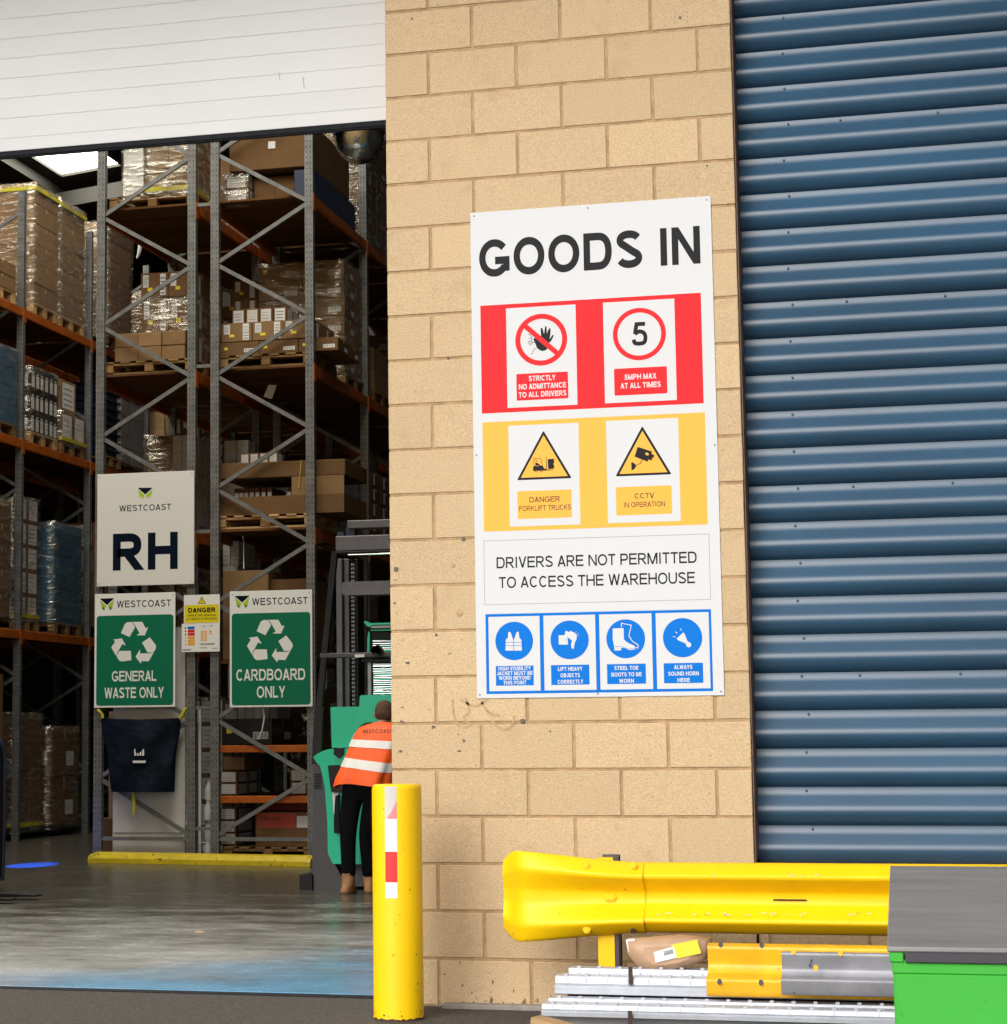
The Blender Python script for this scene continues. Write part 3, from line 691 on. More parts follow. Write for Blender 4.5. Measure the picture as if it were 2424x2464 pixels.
def icon(name, polys, lines_=(), cuts=(), cutlines=()):
    def f(m, y):
        for k, p in enumerate(polys): m.flat([zb_(*q) for q in p], y+.00008*k)
        for w, p in lines_: line(m, [zb_(*q) for q in p], w, y-.0001)
    face(name, 'sign_white', f, gs, P4)
    if cuts or cutlines:
        def g(m, y):
            for p in cuts: m.flat([zb_(*q) for q in p], y)
            for w, p in cutlines: line(m, [zb_(*q) for q in p], w, y-.0001)
        face(name, 'sign_blue', g, gs, P4-.0004)
icon('vest_symbol', [[(284, 243), (300, 246), (322, 300), (344, 244), (358, 242), (364, 288), (378, 300), (382, 380), (262, 380), (265, 298), (280, 288)]], cutlines=[(.0022, [(302, 246), (322, 305), (342, 245)]), (.0022, [(322, 305), (322, 380)]), (.0022, [(263, 320), (380, 320)]), (.0022, [(263, 344), (381, 344)])])
icon('lifting_symbol', [[(650, 268), (716, 268), (716, 336), (650, 336)], [(692, 262), (735, 236), (768, 252), (782, 275), (778, 300), (764, 330), (762, 360), (752, 370), (742, 356), (740, 328), (748, 310), (722, 285), (702, 312), (696, 302)], [(695, 248), (700, 238), (710, 236), (718, 243), (718, 256), (710, 263), (700, 260)]], [(.0016, [(768, 256), (778, 240)]), (.0016, [(776, 262), (795, 252)]), (.0016, [(779, 270), (798, 272)])], cutlines=[(.0018, [(716, 280), (700, 310)])])
icon('boot_symbol', [[(1043, 218), (1122, 216), (1124, 300), (1152, 322), (1202, 346), (1206, 372), (1165, 376), (1120, 358), (1104, 360), (1104, 378), (1055, 380), (1052, 345), (1043, 300)]], [(.0038, [(1105, 210), (1106, 181), (1178, 195), (1160, 272), (1186, 312), (1228, 338), (1226, 362), (1208, 356)])], cutlines=[(.0018, [(1055, 350), (1110, 350), (1150, 366), (1204, 366)])])
icon('horn_symbol', [[(1508, 292), (1556, 248), (1566, 258), (1586, 312), (1606, 322), (1616, 336), (1608, 352), (1590, 356), (1578, 346), (1574, 328), (1518, 304)]], [(.0032, [(1498, 242), (1512, 254)]), (.0032, [(1535, 218), (1543, 236)]), (.0032, [(1480, 277), (1497, 280)])])
sb_ = MB()
for x, z in ((.45, 3.86), (1.02, 3.86), (1.6, 3.86), (.445, 2.66), (1.607, 2.66), (.445, 1.486), (1.02, 1.484), (1.605, 1.486)): sb_.prism(disc(x, z, .0045, 10), YS-.0022, YS)
sb_.build('screw', 'galvanised', gs)

# ---------------------------------------------------------------- signs tied to the rack ends
YF = 10.93
def quadmap(px, loc):                                          # photo-detail pixel quad (TL,TR,BR,BL) -> board rectangle
    (x0, y0), (x1, y1), (x2, y2), (x3, y3) = px; X0_, X1_, Z0_, Z1_ = loc
    def f(u, v):
        a, b = .5, .5
        for _ in range(12):
            xt, yt = x0+(x1-x0)*a, y0+(y1-y0)*a; xb, yb = x3+(x2-x3)*a, y3+(y2-y3)*a
            b = (v-yt)/(yb-yt); xl, xr_ = x0+(x3-x0)*b, x1+(x2-x1)*b; a = (u-xl)/(xr_-xl)
        return X0_+(X1_-X0_)*a, Z1_+(Z0_-Z1_)*b
    return f
def logo(mb, f, y, u0, v0, w, h):                               # dark triangle over two green wings
    P_ = lambda a, b: f(u0+a*w, v0+b*h)
    mb.flat([P_(0, 0), P_(1, 0), P_(.5, .56)], y, 1)
    mb.flat([P_(.02, .10), P_(.45, .62), P_(.33, 1), P_(.16, .88)], y, 2); mb.flat([P_(.98, .10), P_(.55, .62), P_(.67, 1), P_(.84, .88)], y, 2)
    mb.flat([P_(.16, .88), P_(.33, 1), P_(.27, .66)], y-.0002, 3); mb.flat([P_(.84, .88), P_(.67, 1), P_(.73, .66)], y-.0002, 3)
def wc_text(name, x0, x1, z0, z1, y, parent):                  # light geometric capitals of the company name
    w = .105; mb = MB(); text(mb, 'WESTCOAST', x0, x1, z0, z1-z0, y, .15, 0, .06); mb.build(name, 'ink_navy', parent)
def recycle(mb, f, y, c=(411, 552)):
    A = [(308, 467), (375, 500), (421, 424), (403, 388), (386, 381), (356, 383), (340, 395)]
    B = [(394, 381), (478, 382), (503, 432), (524, 428), (497, 490), (430, 488), (456, 472), (426, 418), (408, 388)]
    for k in range(3):
        a = math.radians(120*k)
        for P_ in (A, B):
            mb.flat([f(c[0]+(u-c[0])*math.cos(a)-(v-c[1])*math.sin(a), c[1]+(u-c[0])*math.sin(a)+(v-c[1])*math.cos(a)) for u, v in P_], y)
def waste_sign(label, q, x0, x1, z0, z1, lines_, y0=YF):
    t = thing('recycling_sign', label, 'sign', ((x0+x1)/2, y0, z0), 'green recycling signs on the rack ends')
    b = MB(); b.cbox(x0, x1, y0-.006, y0, z0, z1, .002); b.build('board', 'board_white', t)
    W_, H_ = x1-x0, z1-z0; f = quadmap(((103, 152), (741, 155), (727, 1055), (88, 1053)), (x0, x1, z0, z1))
    m = MB(); m.flat(rrect(x0+.022, x1-.020, z0+.020, z1-.232, .035, 6), y0-.0068); m.build('green_panel', 'sign_green', t)
    m = MB(); logo(m, f, y0-.0068, 140, 188, 118, 95); m.build('logo', ['board_white', 'ink_navy', 'logo_green', 'sign_green'], t)
    a, b_ = f(277, 264), f(706, 212); wc_text('company_name', a[0], b_[0], a[1], b_[1], y0-.0068, t)
    m = MB(); recycle(m, f, y0-.0080); m.build('recycling_symbol', 'board_white', t)
    for s_, u0, u1, vb, vt in lines_:
        a, b_ = f(u0, vb), f(u1, vt); m = MB(); text(m, s_, a[0], b_[0], a[1], b_[1]-a[1], y0-.0080, .175); m.build('caption_text', 'board_white', t)
    m = MB()
    for dx, dz in ((.03, .03), (.03, H_-.03), (W_-.03, .03), (W_-.03, H_-.03)): m.prism(disc(x0+dx, z0+dz, .006, 8), y0-.009, y0-.006)
    m.build('rivet', 'galv_dull', t)
waste_sign('green and white GENERAL WASTE ONLY recycling sign on the left rack end', None, -5.955, -5.050, 1.611, 2.812, [('GENERAL', 232, 584, 848, 768), ('WASTE ONLY', 172, 640, 980, 898)])
waste_sign('green and white CARDBOARD ONLY recycling sign on the right rack end', None, -4.449, -3.553, 1.597, 2.803, [('CARDBOARD', 232-90, 584+92, 848, 762), ('ONLY', 300, 520, 982, 894)])
rh = thing('bay_sign', 'square off-white sign reading RH with the company logo, high on the left rack end', 'sign', (-5.39, YF, 2.89))
b = MB(); b.cbox(-5.936, -4.842, YF-.006, YF, 2.893, 4.094, .002); b.build('board', 'sign_white_dull', rh)
f = quadmap(((655, 388), (1303, 370), (1288, 1135), (640, 1140)), (-5.936, -4.842, 2.893, 4.094))
m = MB(); logo(m, f, YF-.0068, 925, 482, 100, 82); m.build('logo', ['board_white', 'ink_navy', 'logo_green', 'sign_white_dull'], rh)
a, b_ = f(800, 640), f(1146, 592); wc_text('company_name', a[0], b_[0], a[1], b_[1], YF-.0068, rh)
m = MB(); a, b_ = f(750, 1036), f(955, 786); text(m, 'R', a[0], b_[0], a[1], b_[1]-a[1], YF-.0068, .225); a, b_ = f(984, 1034), f(1187, 782); text(m, 'H', a[0], b_[0], a[1], b_[1]-a[1], YF-.0068, .225); m.build('bay_letters', 'ink_navy', rh)
m = MB()
for x in (-5.91, -4.87):
    for z in (2.92, 4.06): m.prism(disc(x, z, .006, 8), YF-.009, YF-.006)
m.build('rivet', 'galv_dull', rh)
dg = thing('warning_sign', 'small white and yellow DANGER working at height sign between the two rack ends', 'sign', (-4.757, YF, 2.478))
b = MB(); b.cbox(-4.956, -4.558, YF-.004, YF, 2.478, 2.777, .001); b.build('board', 'board_white', dg)
m = MB(); m.flat(rrect(-4.948, -4.568, 2.484, 2.672, .008), YF-.0048); m.build('yellow_panel', 'sign_yellow', dg)
m = MB(); tri(m, -4.757, 2.764, 2.682, .047, YF-.0048, .005); line(m, [(-4.757, 2.735), (-4.757, 2.708)], .006, YF-.0056); line(m, [(-4.757, 2.702), (-4.757, 2.696)], .006, YF-.0056); m.build('warning_triangle', ['ink_charcoal', 'sign_yellow'], dg)
lines('caption_line', 'ink_charcoal', [('DANGER', -4.757, .300, 2.592, .050, .25), ('OPERATORS WORKING', -4.757, .315, 2.550, .022, .15), ('AT HEIGHT IN THIS AREA', -4.757, .335, 2.514, .022, .15)], dg, YF-.0054)
nt_ = thing('notice_card', 'white rack safety notice with coloured rows under the DANGER sign', 'notice', (-4.77, YF, 2.18))
b = MB(); b.cbox(-4.979, -4.560, YF-.0040, YF-.0005, 2.180, 2.4765, .001); b.build('board', 'board_white', nt_)
m = MB(); fN = quadmap(((785, 388), (1088, 392), (1086, 618), (780, 615)), (-4.979, -4.560, 2.180, 2.4765))
def fr(u0, u1, v0, v1, mi, yy=YF-.0048): m.flat([fN(u0, v1), fN(u1, v1), fN(u1, v0), fN(u0, v0)], yy, mi)
fr(832, 888, 412, 434, 0); fr(832, 888, 438, 460, 1); fr(832, 888, 463, 485, 1); fr(832, 888, 489, 512, 2); fr(832, 888, 515, 538, 2); fr(832, 888, 541, 564, 2)
for k in range(6): c = fN(814, 423+26*k); m.flat(disc(*c, .010, 10) if k < 3 else [(c[0]-.011, c[1]-.009), (c[0]+.011, c[1]-.009), (c[0], c[1]+.011)], YF-.0048, (0, 1, 1, 2, 2, 2)[k])
for r in range(5):
    for c_ in range(2 if r > 1 else 3): fr(936+28*c_+(10 if c_ == 2 else 0), 958+28*c_+(10 if c_ == 2 else 0), 450+17*r, 462+17*r, 2)
for v_, u0, u1 in ((410, 950, 975), (410, 1005, 1035), (550, 925, 1050), (558, 935, 1045), (592, 790, 860), (600, 790, 850), (582, 930, 985), (588, 1025, 1075)): fr(u0, u1, v_, v_+5, 3)
m.build('coloured_rows', ['sign_blue', 'sign_red', 'sign_amber', 'ink_grey'], nt_)
# ================================================================== YARD OBJECTS BY THE PIER
bo = thing('bollard', 'bright yellow steel bollard with a red and white reflective strip, at the door corner', 'bollard', (.136, -.46, 0))
b = MB(); R_ = .1155; rings = []
prof = [(R_+.001, -.02), (R_+.001, .012), (R_, .02), (R_, 1.045), (R_-.004, 1.060), (R_-.014, 1.068)]
for r, z in prof: rings.append([(.136+r*math.cos(2*PI*k/48), -.46+r*math.sin(2*PI*k/48), z) for k in range(48)])
b.loft(rings, cap=True); b.build('post', 'safety_yellow', bo)
def cyl_patch(name, m, a0, a1, z0, z1, rr, n=6, shape=None):
    mb = MB()
    pts = [(rr*math.cos(a0+(a1-a0)*k/n)+.136, rr*math.sin(a0+(a1-a0)*k/n)-.46) for k in range(n+1)]
    if shape is None: v = [(x, y, z) for z in (z0, z1) for x, y in pts]
    else: v = [(x, y, z0+(z1-z0)*shape(i/n, 0)) for i, (x, y) in enumerate(pts)]+[(x, y, z0+(z1-z0)*shape(i/n, 1)) for i, (x, y) in enumerate(pts)]
    mb.add(v, [(k, k+1, n+k+2, n+k+1) for k in range(n)], 0, True); return mb.build(name, m, bo)
b = MB(); rs = random.Random(5); n = 60
ri = [[(.136+(R_+o)*math.cos(2*PI*k/n), -.46+(R_+o)*math.sin(2*PI*k/n), z+rs.uniform(-.004, .004)*(j == 1)) for k in range(n)] for j, (o, z) in enumerate(((.0016, 0), (.0016, .010)))]
b.loft(ri, 0, False); b.build('rust_ring', 'rust', bo)
# strip on the camera-facing side
def ang(u, v): 
    p = at(u, v, 1, -.57); return math.atan2(-math.sqrt(max(0, R_**2-(p.x-.136-.0)**2)), p.x-.136)
A0, A1 = math.radians(-90-14.5), math.radians(-90+13.5)
dz = lambda v: at(738, v, 1, -.575).z
cyl_patch('tape_segment', 'torn_grey', A0, A1, dz(1548), dz(1487), R_+.0006)
cyl_patch('tape_segment', 'pink_torn', A0+(A1-A0)*.25, A1, dz(1548), dz(1512), R_+.0012, 8, lambda s_, t: 0 if t == 0 else min(1, .12+.5*s_+.35*s_*s_))
cyl_patch('tape_segment', 'tape_white', A0, A1, dz(1610), dz(1548), R_+.0008)
cyl_patch('tape_segment', 'tape_red', A0, A1, dz(1668), dz(1610), R_+.0008)
cyl_patch('tape_segment', 'tape_white', A0, A1, dz(1698), dz(1668), R_+.0008)
m = MB()
for k in range(16):
    a = math.radians(-90+random.uniform(-75, 75)); z = random.choice([random.uniform(.02, .06), random.uniform(.02, .05), random.uniform(.1, .9)]); s_ = random.uniform(.002, .004)
    c = Vector((.136+(R_+.0004)*math.cos(a), -.46+(R_+.0004)*math.sin(a), z)); t_ = Vector((-math.sin(a), math.cos(a), 0))
    m.add([c-t_*s_, c+Vector((0, 0, -s_*1.6)), c+t_*s_, c+Vector((0, 0, s_*random.uniform(.8, 3)))], [(0, 1, 2, 3)])
m.build('paint_chip', 'rust', bo)

# ------------------------------------------------------------- W-beam crash barrier
def wprof(hh, amp, n=26):                                      # (y forward, z) from the top
    c = [(0, 1), (-.35, .93), (-.93, .70), (-1, .60), (-.86, .50), (-.22, .22), (-.08, .10), (-.08, -.10), (-.22, -.22), (-.86, -.50), (-1, -.60), (-.93, -.70), (-.35, -.93), (0, -1)]
    p = cat(c, 4); return [(y*amp, z*hh) for y, z in p]
def sstep(t): t = max(0, min(1, t)); return t*t*(3-2*t)
def wrail(x0, x1, yc, zc, hh, amp, th=.004, fn=None, nx=2):
    mb = MB(); rings = []
    for i in range(nx):
        x = x0+(x1-x0)*i/(nx-1); h_, a_, y_, xx = (hh, amp, 0, None) if fn is None else fn(x)
        f_ = wprof(h_, a_); outer = [(x, yc+y_+y, zc+z) for y, z in f_]; inner = [(x, yc+y_+y+th, zc+z*.995) for y, z in reversed(f_)]
        rings.append(outer+inner)
    mb.loft(rings); return mb
bar = thing('crash_barrier', 'yellow W-beam crash barrier with a flared end in front of the pier', 'barrier', (1.1, -.55, 0))
YB = -.52
wrail(1.20, 5.2, YB, .566, .155, .082).build('rail', 'safety_yellow', bar)
def endf(x):
    t = (x-.630)/(1.30-.630); k = sstep(1-t); q = max(0, 1-(x-.630)/.085)
    return .157+.048*k-.050*q**2.2, .084*(1-.75*sstep(1-t*1.25))+.004, .10*sstep(1-(x-.630)/.16)**2-.012*0, None
mb = wrail(.630, 1.292, YB-.006, .564, .157, .084, .005, endf, 34); mb.build('flared_end', 'safety_yellow', bar)
# rolled-back nose
m = MB(); m.box(1.074, 1.148, -.515, -.44, -.02, .738); m.build('post', 'safety_yellow', bar)
m = MB(); m.box(1.150, 1.166, -.512, -.40, -.02, .742); m.box(1.09, 1.166, -.438, -.40, -.02, .748); m.build('post_web', 'rim_dark', bar)
bm_ = MB(); bm_.tube([(0, 0, 0), (0, -.012, 0)], .019, 6); bm_.tube([(0, -.012, 0), (0, -.018, 0)], .011, 10); bme = bm_.mesh('bolt', 'safety_yellow')
for u, v_, yy in ((1108, 1637, YB-.062), (1197, 1637, YB-.062), (1110, 1757, YB-.064), (1150, 1697, YB-.012), (1158, 1697, YB-.012)):
    p = at(u, v_, 1, yy); inst('bolt', bme, bar, (p.x-1.1, yy+.004+.55, p.z))
m = MB(); p = at(1197, 1760, 1, YB-.062); m.prism(disc(p.x, p.z, .011, 12), YB-.074, YB-.05); p0, p1 = at(1462, 1701, 1, YB-.01), at(1525, 1702, 1, YB-.01); m.prism(rect(p0.x, p1.x, p0.z-.003, p0.z+.003), YB-.0125, YB-.004); m.build('bolt_hole', 'gap_dark', bar)
m = MB()
for k in range(26):
    u = random.uniform(1240, 1670); v_ = random.choice([1727, 1727, 1729, 1655]); p = at(u, v_+random.uniform(-1, 1), 1, YB-.0845)
    z = p.z; w_ = random.uniform(.002, .012); m.flat(rect(p.x-w_, p.x+w_, z-.0015, z+.0015), YB-.0845)
m.build('paint_chip', 'torn_grey', bar)

# ------------------------------------------------------------- bundle of white perforated steel planks
def plank(label, x0, x1, y, z0, z1, grp='white steel planks stacked in front of the barrier', dep=.10):
    t = thing('steel_plank', label, 'steel plank', (x0, y, z0), grp); h = z1-z0; m = MB()
    pr = [(.0, 0), (-.010, .004), (-.012, h*.40), (-.006, h*.50), (.012, h*.53), (.012, h*.58), (.006, h*.60), (.010, h*.92), (.014, h), (dep, h), (dep, 0)]
    n = len(pr); v = [(X, y+a, z0+b) for X in (x0, x1) for a, b in pr]
    m.add(v, [(k, (k+1) % n, n+(k+1) % n, n+k)[::-1] for k in range(n)]+[tuple(range(n)), tuple(range(n, 2*n))[::-1]]); m.build('channel', 'white_steel', t)
    m = MB(); x = x0+.045
    while x < x1-.03:
        m.box(x-.008, x+.008, y+.012, y+.030, z1-.001, z1+.010); m.box(x-.0015, x+.0015, y+.0045, y+.011, z0+h*.63, z0+h*.88)
        x += .0885
    m.build('locking_tab', 'white_steel', t)['kind'] = 'stuff'
zp4 = lambda u, v, y: at(u/KD, v/KD, 1, y).z
plank('white steel plank at the back of the upper pair, top edge with raised tabs', .995, 3.2, -.87, .19, zp4(1400, 2331, -.87))
plank('white steel plank at the front of the upper pair, under the spare yellow rail', .955, 3.2, -.98, zp4(1400, 2394, -.98), zp4(1400, 2350, -.98))
plank('white steel plank at the back of the lower pair, mostly behind its neighbour', .945, 3.2, -1.10, .075, zp4(1400, 2405, -1.10))
plank('lowest and nearest white steel plank, just above the bottom of the view', .935, 3.2, -1.21, zp4(1400, 2449, -1.21), zp4(1400, 2418, -1.21))
m = MB(); m.box(1.0, 3.15, -1.06, -.78, .178, .1795); m.box(1.05, 3.1, -1.0, -.80, .10, .176); solo('timber_packer', m, 'rust', 'dark timber packer between the upper and lower pairs of steel planks', 'timber', (1.0, -.9, .10))
for lab, u, v0, v1, yy in (('short rusty flat bar standing up behind the upper steel planks', 1192, 1828, 1857, -.985), ('short rusty flat bar in front of the lowest steel plank', 1191, 1911, 1937, -1.235)):
    p, q = at(u-3.5, v1, 1, yy), at(u+3.5, v0, 1, yy); solo('rusty_bar', MB().box(p.x, q.x, yy, yy+.008, p.z-.01, q.z), 'rust', lab, 'bar', (p.x, yy, p.z), 'rusty bars holding the planks')
bear = thing('timber_bearer', 'pair of timber bearers under the white steel planks', 'timber', (1.5, -1.0, 0))
MB().box(1.10, 1.20, -1.25, -.75, .0, .052).build('bearer', 'wood_pallet', bear); MB().box(2.6, 2.7, -1.25, -.75, .0, .052).build('bearer', 'wood_pallet', bear)
mb = MB(); p = at(1012, 1926, 1, -1.45); mb.bar((p.x, -1.45, p.z), (p.x+.42, -1.56, p.z-.075), .09, .022); mb.bar((p.x-.01, -1.46, p.z-.02), (p.x+.4, -1.6, p.z-.105), .03, .03)
solo('broken_plank', mb, 'wood_bright', 'broken end of a raw timber board lying by the steel planks', 'board', (p.x, -1.45, 0))
mb = MB(); mb.box(p.x+.02, p.x+.40, -1.62, -1.44, 0, p.z-.13); solo('timber_block', mb, 'wood_pallet', 'timber offcut block under the broken board', 'timber', (p.x, -1.5, 0))
# spare guard rail sections leaning on the bundle
def leanrail(name, lab, matn, u0, u1x, vt, vb, yb, yt, holes, hm):
    a, bq = at(u0, vb, 1, yb), at(u0, vt, 1, yt); t = thing(name, lab, 'guard rail', (a.x, yb, a.z), 'spare guard rail pieces')
    hv = Vector((0, yt-yb, bq.z-a.z)); hh = hv.length/2; hd = hv.normalized(); nrm = Vector((0, -hd.z, hd.y)); c = Vector((0, (yt+yb)/2, (a.z+bq.z)/2)); rings = []
    for x in (a.x, u1x):
        f_ = wprof(hh, .055); rings.append([tuple(Vector((x, 0, 0))+c+hd*z+nrm*(-y)) for y, z in f_]+[tuple(Vector((x, 0, 0))+c+hd*z*.99-nrm*(.004+y)) for y, z in reversed(f_)])
    m = MB(); m.loft(rings); m.build('rail', matn, t)
    for x, s_ in holes:
        m = MB(); z = s_*hh*.74; cc = Vector((a.x+x, 0, 0))+c+hd*z+nrm*.058
        m.add([tuple(cc+Vector((.0095*math.cos(2*PI*k/12), 0, 0))+hd*(.014*math.sin(2*PI*k/12))) for k in range(12)], [tuple(range(12))]); m.build('bolt_hole', hm, t)
    return t
leanrail('guard_rail', 'spare yellow W-beam guard rail piece leaning on the white planks', 'old_yellow', 1337, 3.1, 1783, 1883, -1.06, -.92, [(.055, .95), (.225, .95), (.055, -.95), (.225, -.95)], 'rim_dark')
leanrail('guard_rail', 'bare grey galvanised guard rail piece leaning on the yellow spare one', 'galv_dull', 1478, 3.1, 1800, 1880, -1.14, -1.02, [(.05, .90), (.24, .85), (.14, -.1)], 'old_yellow')
# wrapped brown parcel
pa = thing('parcel', 'brown paper parcel with white barcode label and yellow label under the barrier', 'parcel', (1.43, -.72, .26))
a = [at(u, v, 1, -.74) for u, v in ((1185, 1775), (1187, 1800), (1200, 1820), (1222, 1834), (1262, 1834), (1310, 1824), (1338, 1812), (1345, 1790), (1345, 1772), (1280, 1768))]
cxp = sum(p.x for p in a)/len(a); czp = sum(p.z for p in a)/len(a); rings = []
for k, (s_, yy) in enumerate(((.72, -.60), (.92, -.63), (1, -.70), (.98, -.78), (.90, -.815), (.55, -.83))): rings.append([(cxp+(p.x-cxp)*s_, yy, czp+(p.z-czp)*s_) for p in a])
m = MB(); m.loft(rings[::-1]); m.build('wrapping', 'parcel_brown', pa)
def plq(pts, yy): return [tuple((at(u, v, 1, yy).x, at(u, v, 1, yy).z)) for u, v in pts]
m = MB(); m.prism(plq([(1236, 1800), (1274, 1789), (1280, 1810), (1240, 1820)], -.834), -.836, -.83); m.build('barcode_label', 'paper_white', pa)
m = MB(); m.prism(plq([(1270, 1786), (1318, 1776), (1326, 1802), (1281, 1812)], -.834), -.8355, -.83); m.build('yellow_label', 'label_yellow', pa)
m = MB()
for k in range(9): m.flat(plq([(1256+k*2.0, 1806.5-k*.45), (1257+k*2.0, 1806.3-k*.45), (1255.6+k*2.0, 1798-k*.45), (1254.8+k*2.0, 1798.2-k*.45)], -.8375), -.8375)
m.build('barcode', 'ink_charcoal', pa)
m = MB(); m.prism(plq([(1183, 1777), (1200, 1776), (1197, 1790), (1188, 1800)], -.80), -.80, -.74); m.build('tape_end', 'paper_white', pa)
mb = MB(); p = at(1300, 1838, 1, -.80); mb.cbox(p.x-.30, p.x+.4, -.78, -.6, .05, p.z-.02, .01); solo('timber_stack', mb, 'wood_pallet', 'old timber block that carries the parcel behind the steel planks', 'timber', (p.x, -.75, .05))

# ------------------------------------------------------------- green steel container with grey lid
gb = thing('steel_container', 'bright green steel container with a scuffed grey top at the lower right', 'container', (3.4, -3.4, 0))
XL_, HT = 2.402, .79
m = MB(); m.cbox(XL_+.012, 4.6, -4.905, -1.82, .08, HT-.060, .006); m.cbox(XL_+.010, 4.6, -4.906, -4.80, HT-.064, HT-.030, .004); m.cbox(XL_+.004, XL_+.037, -4.910, -4.60, HT-.036, HT-.0125, .002); m.build('body', 'box_green', gb)
m = MB(); m.cbox(XL_, 4.6, -4.915, -1.80, HT-.012, HT, .003); m.build('lid', 'top_grey', gb)
m = MB(); m.cbox(XL_+.040, 4.6, -4.915, -4.907, HT-.036, HT-.0125, .002); m.build('lid_rim', 'rim_dark', gb)
m = MB()
for x in (XL_+.15, 4.4):
    for y in (-4.7, -2.0): m.box(x-.06, x+.06, y-.06, y+.06, 0, .085)
m.build('foot', 'rim_dark', gb); gb.rotation_euler = (0, 0, .0128)
# ================================================================== RACKING
def upright_mesh(h):
    m = MB(); m.box(-.045, .045, -.035, .035, 0, h); z = .08
    m.box(-.075, .075, -.07, .07, 0, .008)
    while z < h-.05:
        for x in (-.022, .022): m.flat([(x-.0045, z-.009), (x+.0045, z-.009), (x+.0045, z+.009), (x-.0045, z+.009)], -.0362, 1)
        for y in (-.014,): m.add([(.0462, y-.006, z-.014), (.0462, y+.006, z-.014), (.0462, y+.006, z+.014), (.0462, y-.006, z+.014)], [(0, 1, 2, 3)], 1)
        z += .0605 if h > 0 else 1
    m.box(-.012, -.006, -.0375, -.034, 0, h, 0); m.box(.006, .012, -.0375, -.034, 0, h, 0)
    return m.mesh('upright', ['galvanised', 'gap_dark'])
UP = upright_mesh(8.4); plank_cache = {}
def rack(label, x0, x1, Ys, levels, first, lace=True, planks=3, extra=()):
    t = thing('pallet_rack', label, 'pallet rack', ((x0+x1)/2, Ys[0], 0), 'pallet racks in the warehouse'); o0 = t.location
    xa, xb = x0+.045, x1-.045
    for i, Y in enumerate(Ys):
        for x in (xa, xb): inst('upright', UP, t, (x-o0.x, Y-o0.y, 0))
        if i < 4:
            zs = []; z = .27; s_ = first
            while z < 8.3: zs.append((xa if s_ == 0 else xb, z)); z += .605; s_ = 1-s_
            if first == 0: pass
            for (xx0, z0), (xx1, z1) in zip(zs[:-1], zs[1:]):
                m = MB(); sg = 1 if xx1 > xx0 else -1; m.bar((xx0+sg*.035, Y, z0+.02), (xx1-sg*.035, Y, z1-.02), .022, .042, (0, -1, 0)) if False else m.bar((xx0+sg*.035, Y, z0+.02), (xx1-sg*.035, Y, z1-.02), .030, .042, (0, 0, 1))
                m.build('brace', 'galvanised', t)
            m = MB(); m.box(xa+.045, xb-.045, Y-.018, Y+.018, .225, .262); m.build('brace', 'galvanised', t)
    for i in range(len(Ys)-1):
        ya, yb = Ys[i], Ys[i+1]
        for lz in levels:
            for x in (x0-.002, x1-.038):
                m = MB(); m.cbox(x, x+.040, ya+.036, yb-.036, lz-.125, lz-.012, .006); m.box(x-.002, x+.046, ya-.030, ya+.050, lz-.19, lz+.0, 0); m.box(x-.002, x+.046, yb-.050, yb+.030, lz-.19, lz+.0, 0) if i == len(Ys)-2 else None
                m.build('beam', 'beam_orange', t)
            if i < planks:
                w_ = .145; n = int((yb-ya-.04)/w_); 
                k = (round(x1-x0, 3), w_)
                if k not in plank_cache:
                    q = MB(); q.cbox(-(x1-x0)/2+.02, (x1-x0)/2-.02, -w_/2+.003, w_/2-.003, -.024, 0, .002); plank_cache[k] = q.mesh('deck_plank', 'deck_wood')
                for j in range(n): inst('deck_plank', plank_cache[k], t, (0, ya-o0.y+.10+w_*j, lz+random.uniform(-.002, .001)), (0, random.uniform(-.002, .002), 0))
            else:
                m = MB(); m.box(x0+.03, x1-.03, ya+.02, yb-.02, lz-.02, lz); m.build('deck', 'deck_wood', t)
        for lz in extra if i == 0 else ():
            m = MB(); m.box(x0+.09, x1-.09, ya+.05, yb-.05, lz-.030, lz-.006); m.build('deck', 'deck_wood', t)
            m = MB(); m.cbox(x0+.09, x1-.09, ya+.012, ya+.048, lz-.075, lz, .006); m.build('beam', 'beam_orange', t)
            m = MB(); m.cbox(x0+.09, x1-.09, yb-.09, yb-.05, lz-.075, lz, .006); m.build('beam', 'beam_orange', t)
    return t
RY = [11.0, 13.25, 15.5, 17.75, 20.0, 22.25, 24.5]
R1 = rack('left-hand rack of the double run, with the RH sign on its end', -5.975, -4.845, RY, [7.02, 5.185, 3.465], 1)
R2 = rack('right-hand rack of the double run, with the cardboard sign on its end', -4.675, -3.535, RY, [7.02, 5.185, 3.465], 0, extra=(1.205, .685))
LY = [12.70, 14.95, 17.27, 19.55, 21.85, 24.15, 26.45]
L1 = rack('rack along the far side of the left aisle, orange beams running away', -9.70, -8.58, LY, [6.85, 5.13, 2.68], 0, planks=2)
L2 = rack('rear rack standing behind the left aisle rack, mostly in the dark', -11.05, -9.95, LY, [6.85, 5.13, 2.68], 1, planks=0)
R3 = rack('rack across the right aisle, deep in shadow behind the pier', -.6, .5, [15.5, 17.75, 20.0, 22.25], [7.02, 5.185, 3.465], 1, planks=0)
m = MB()
for z in (6.98, 5.22, 3.45, 1.6, .35): m.box(-4.845, -4.675, 10.985, 11.015, z-.018, z+.018)
solo('rack_spacer', m, 'galvanised', 'short row spacer bars tying the two rack ends together', 'spacer bar', (-4.76, 11, 0))

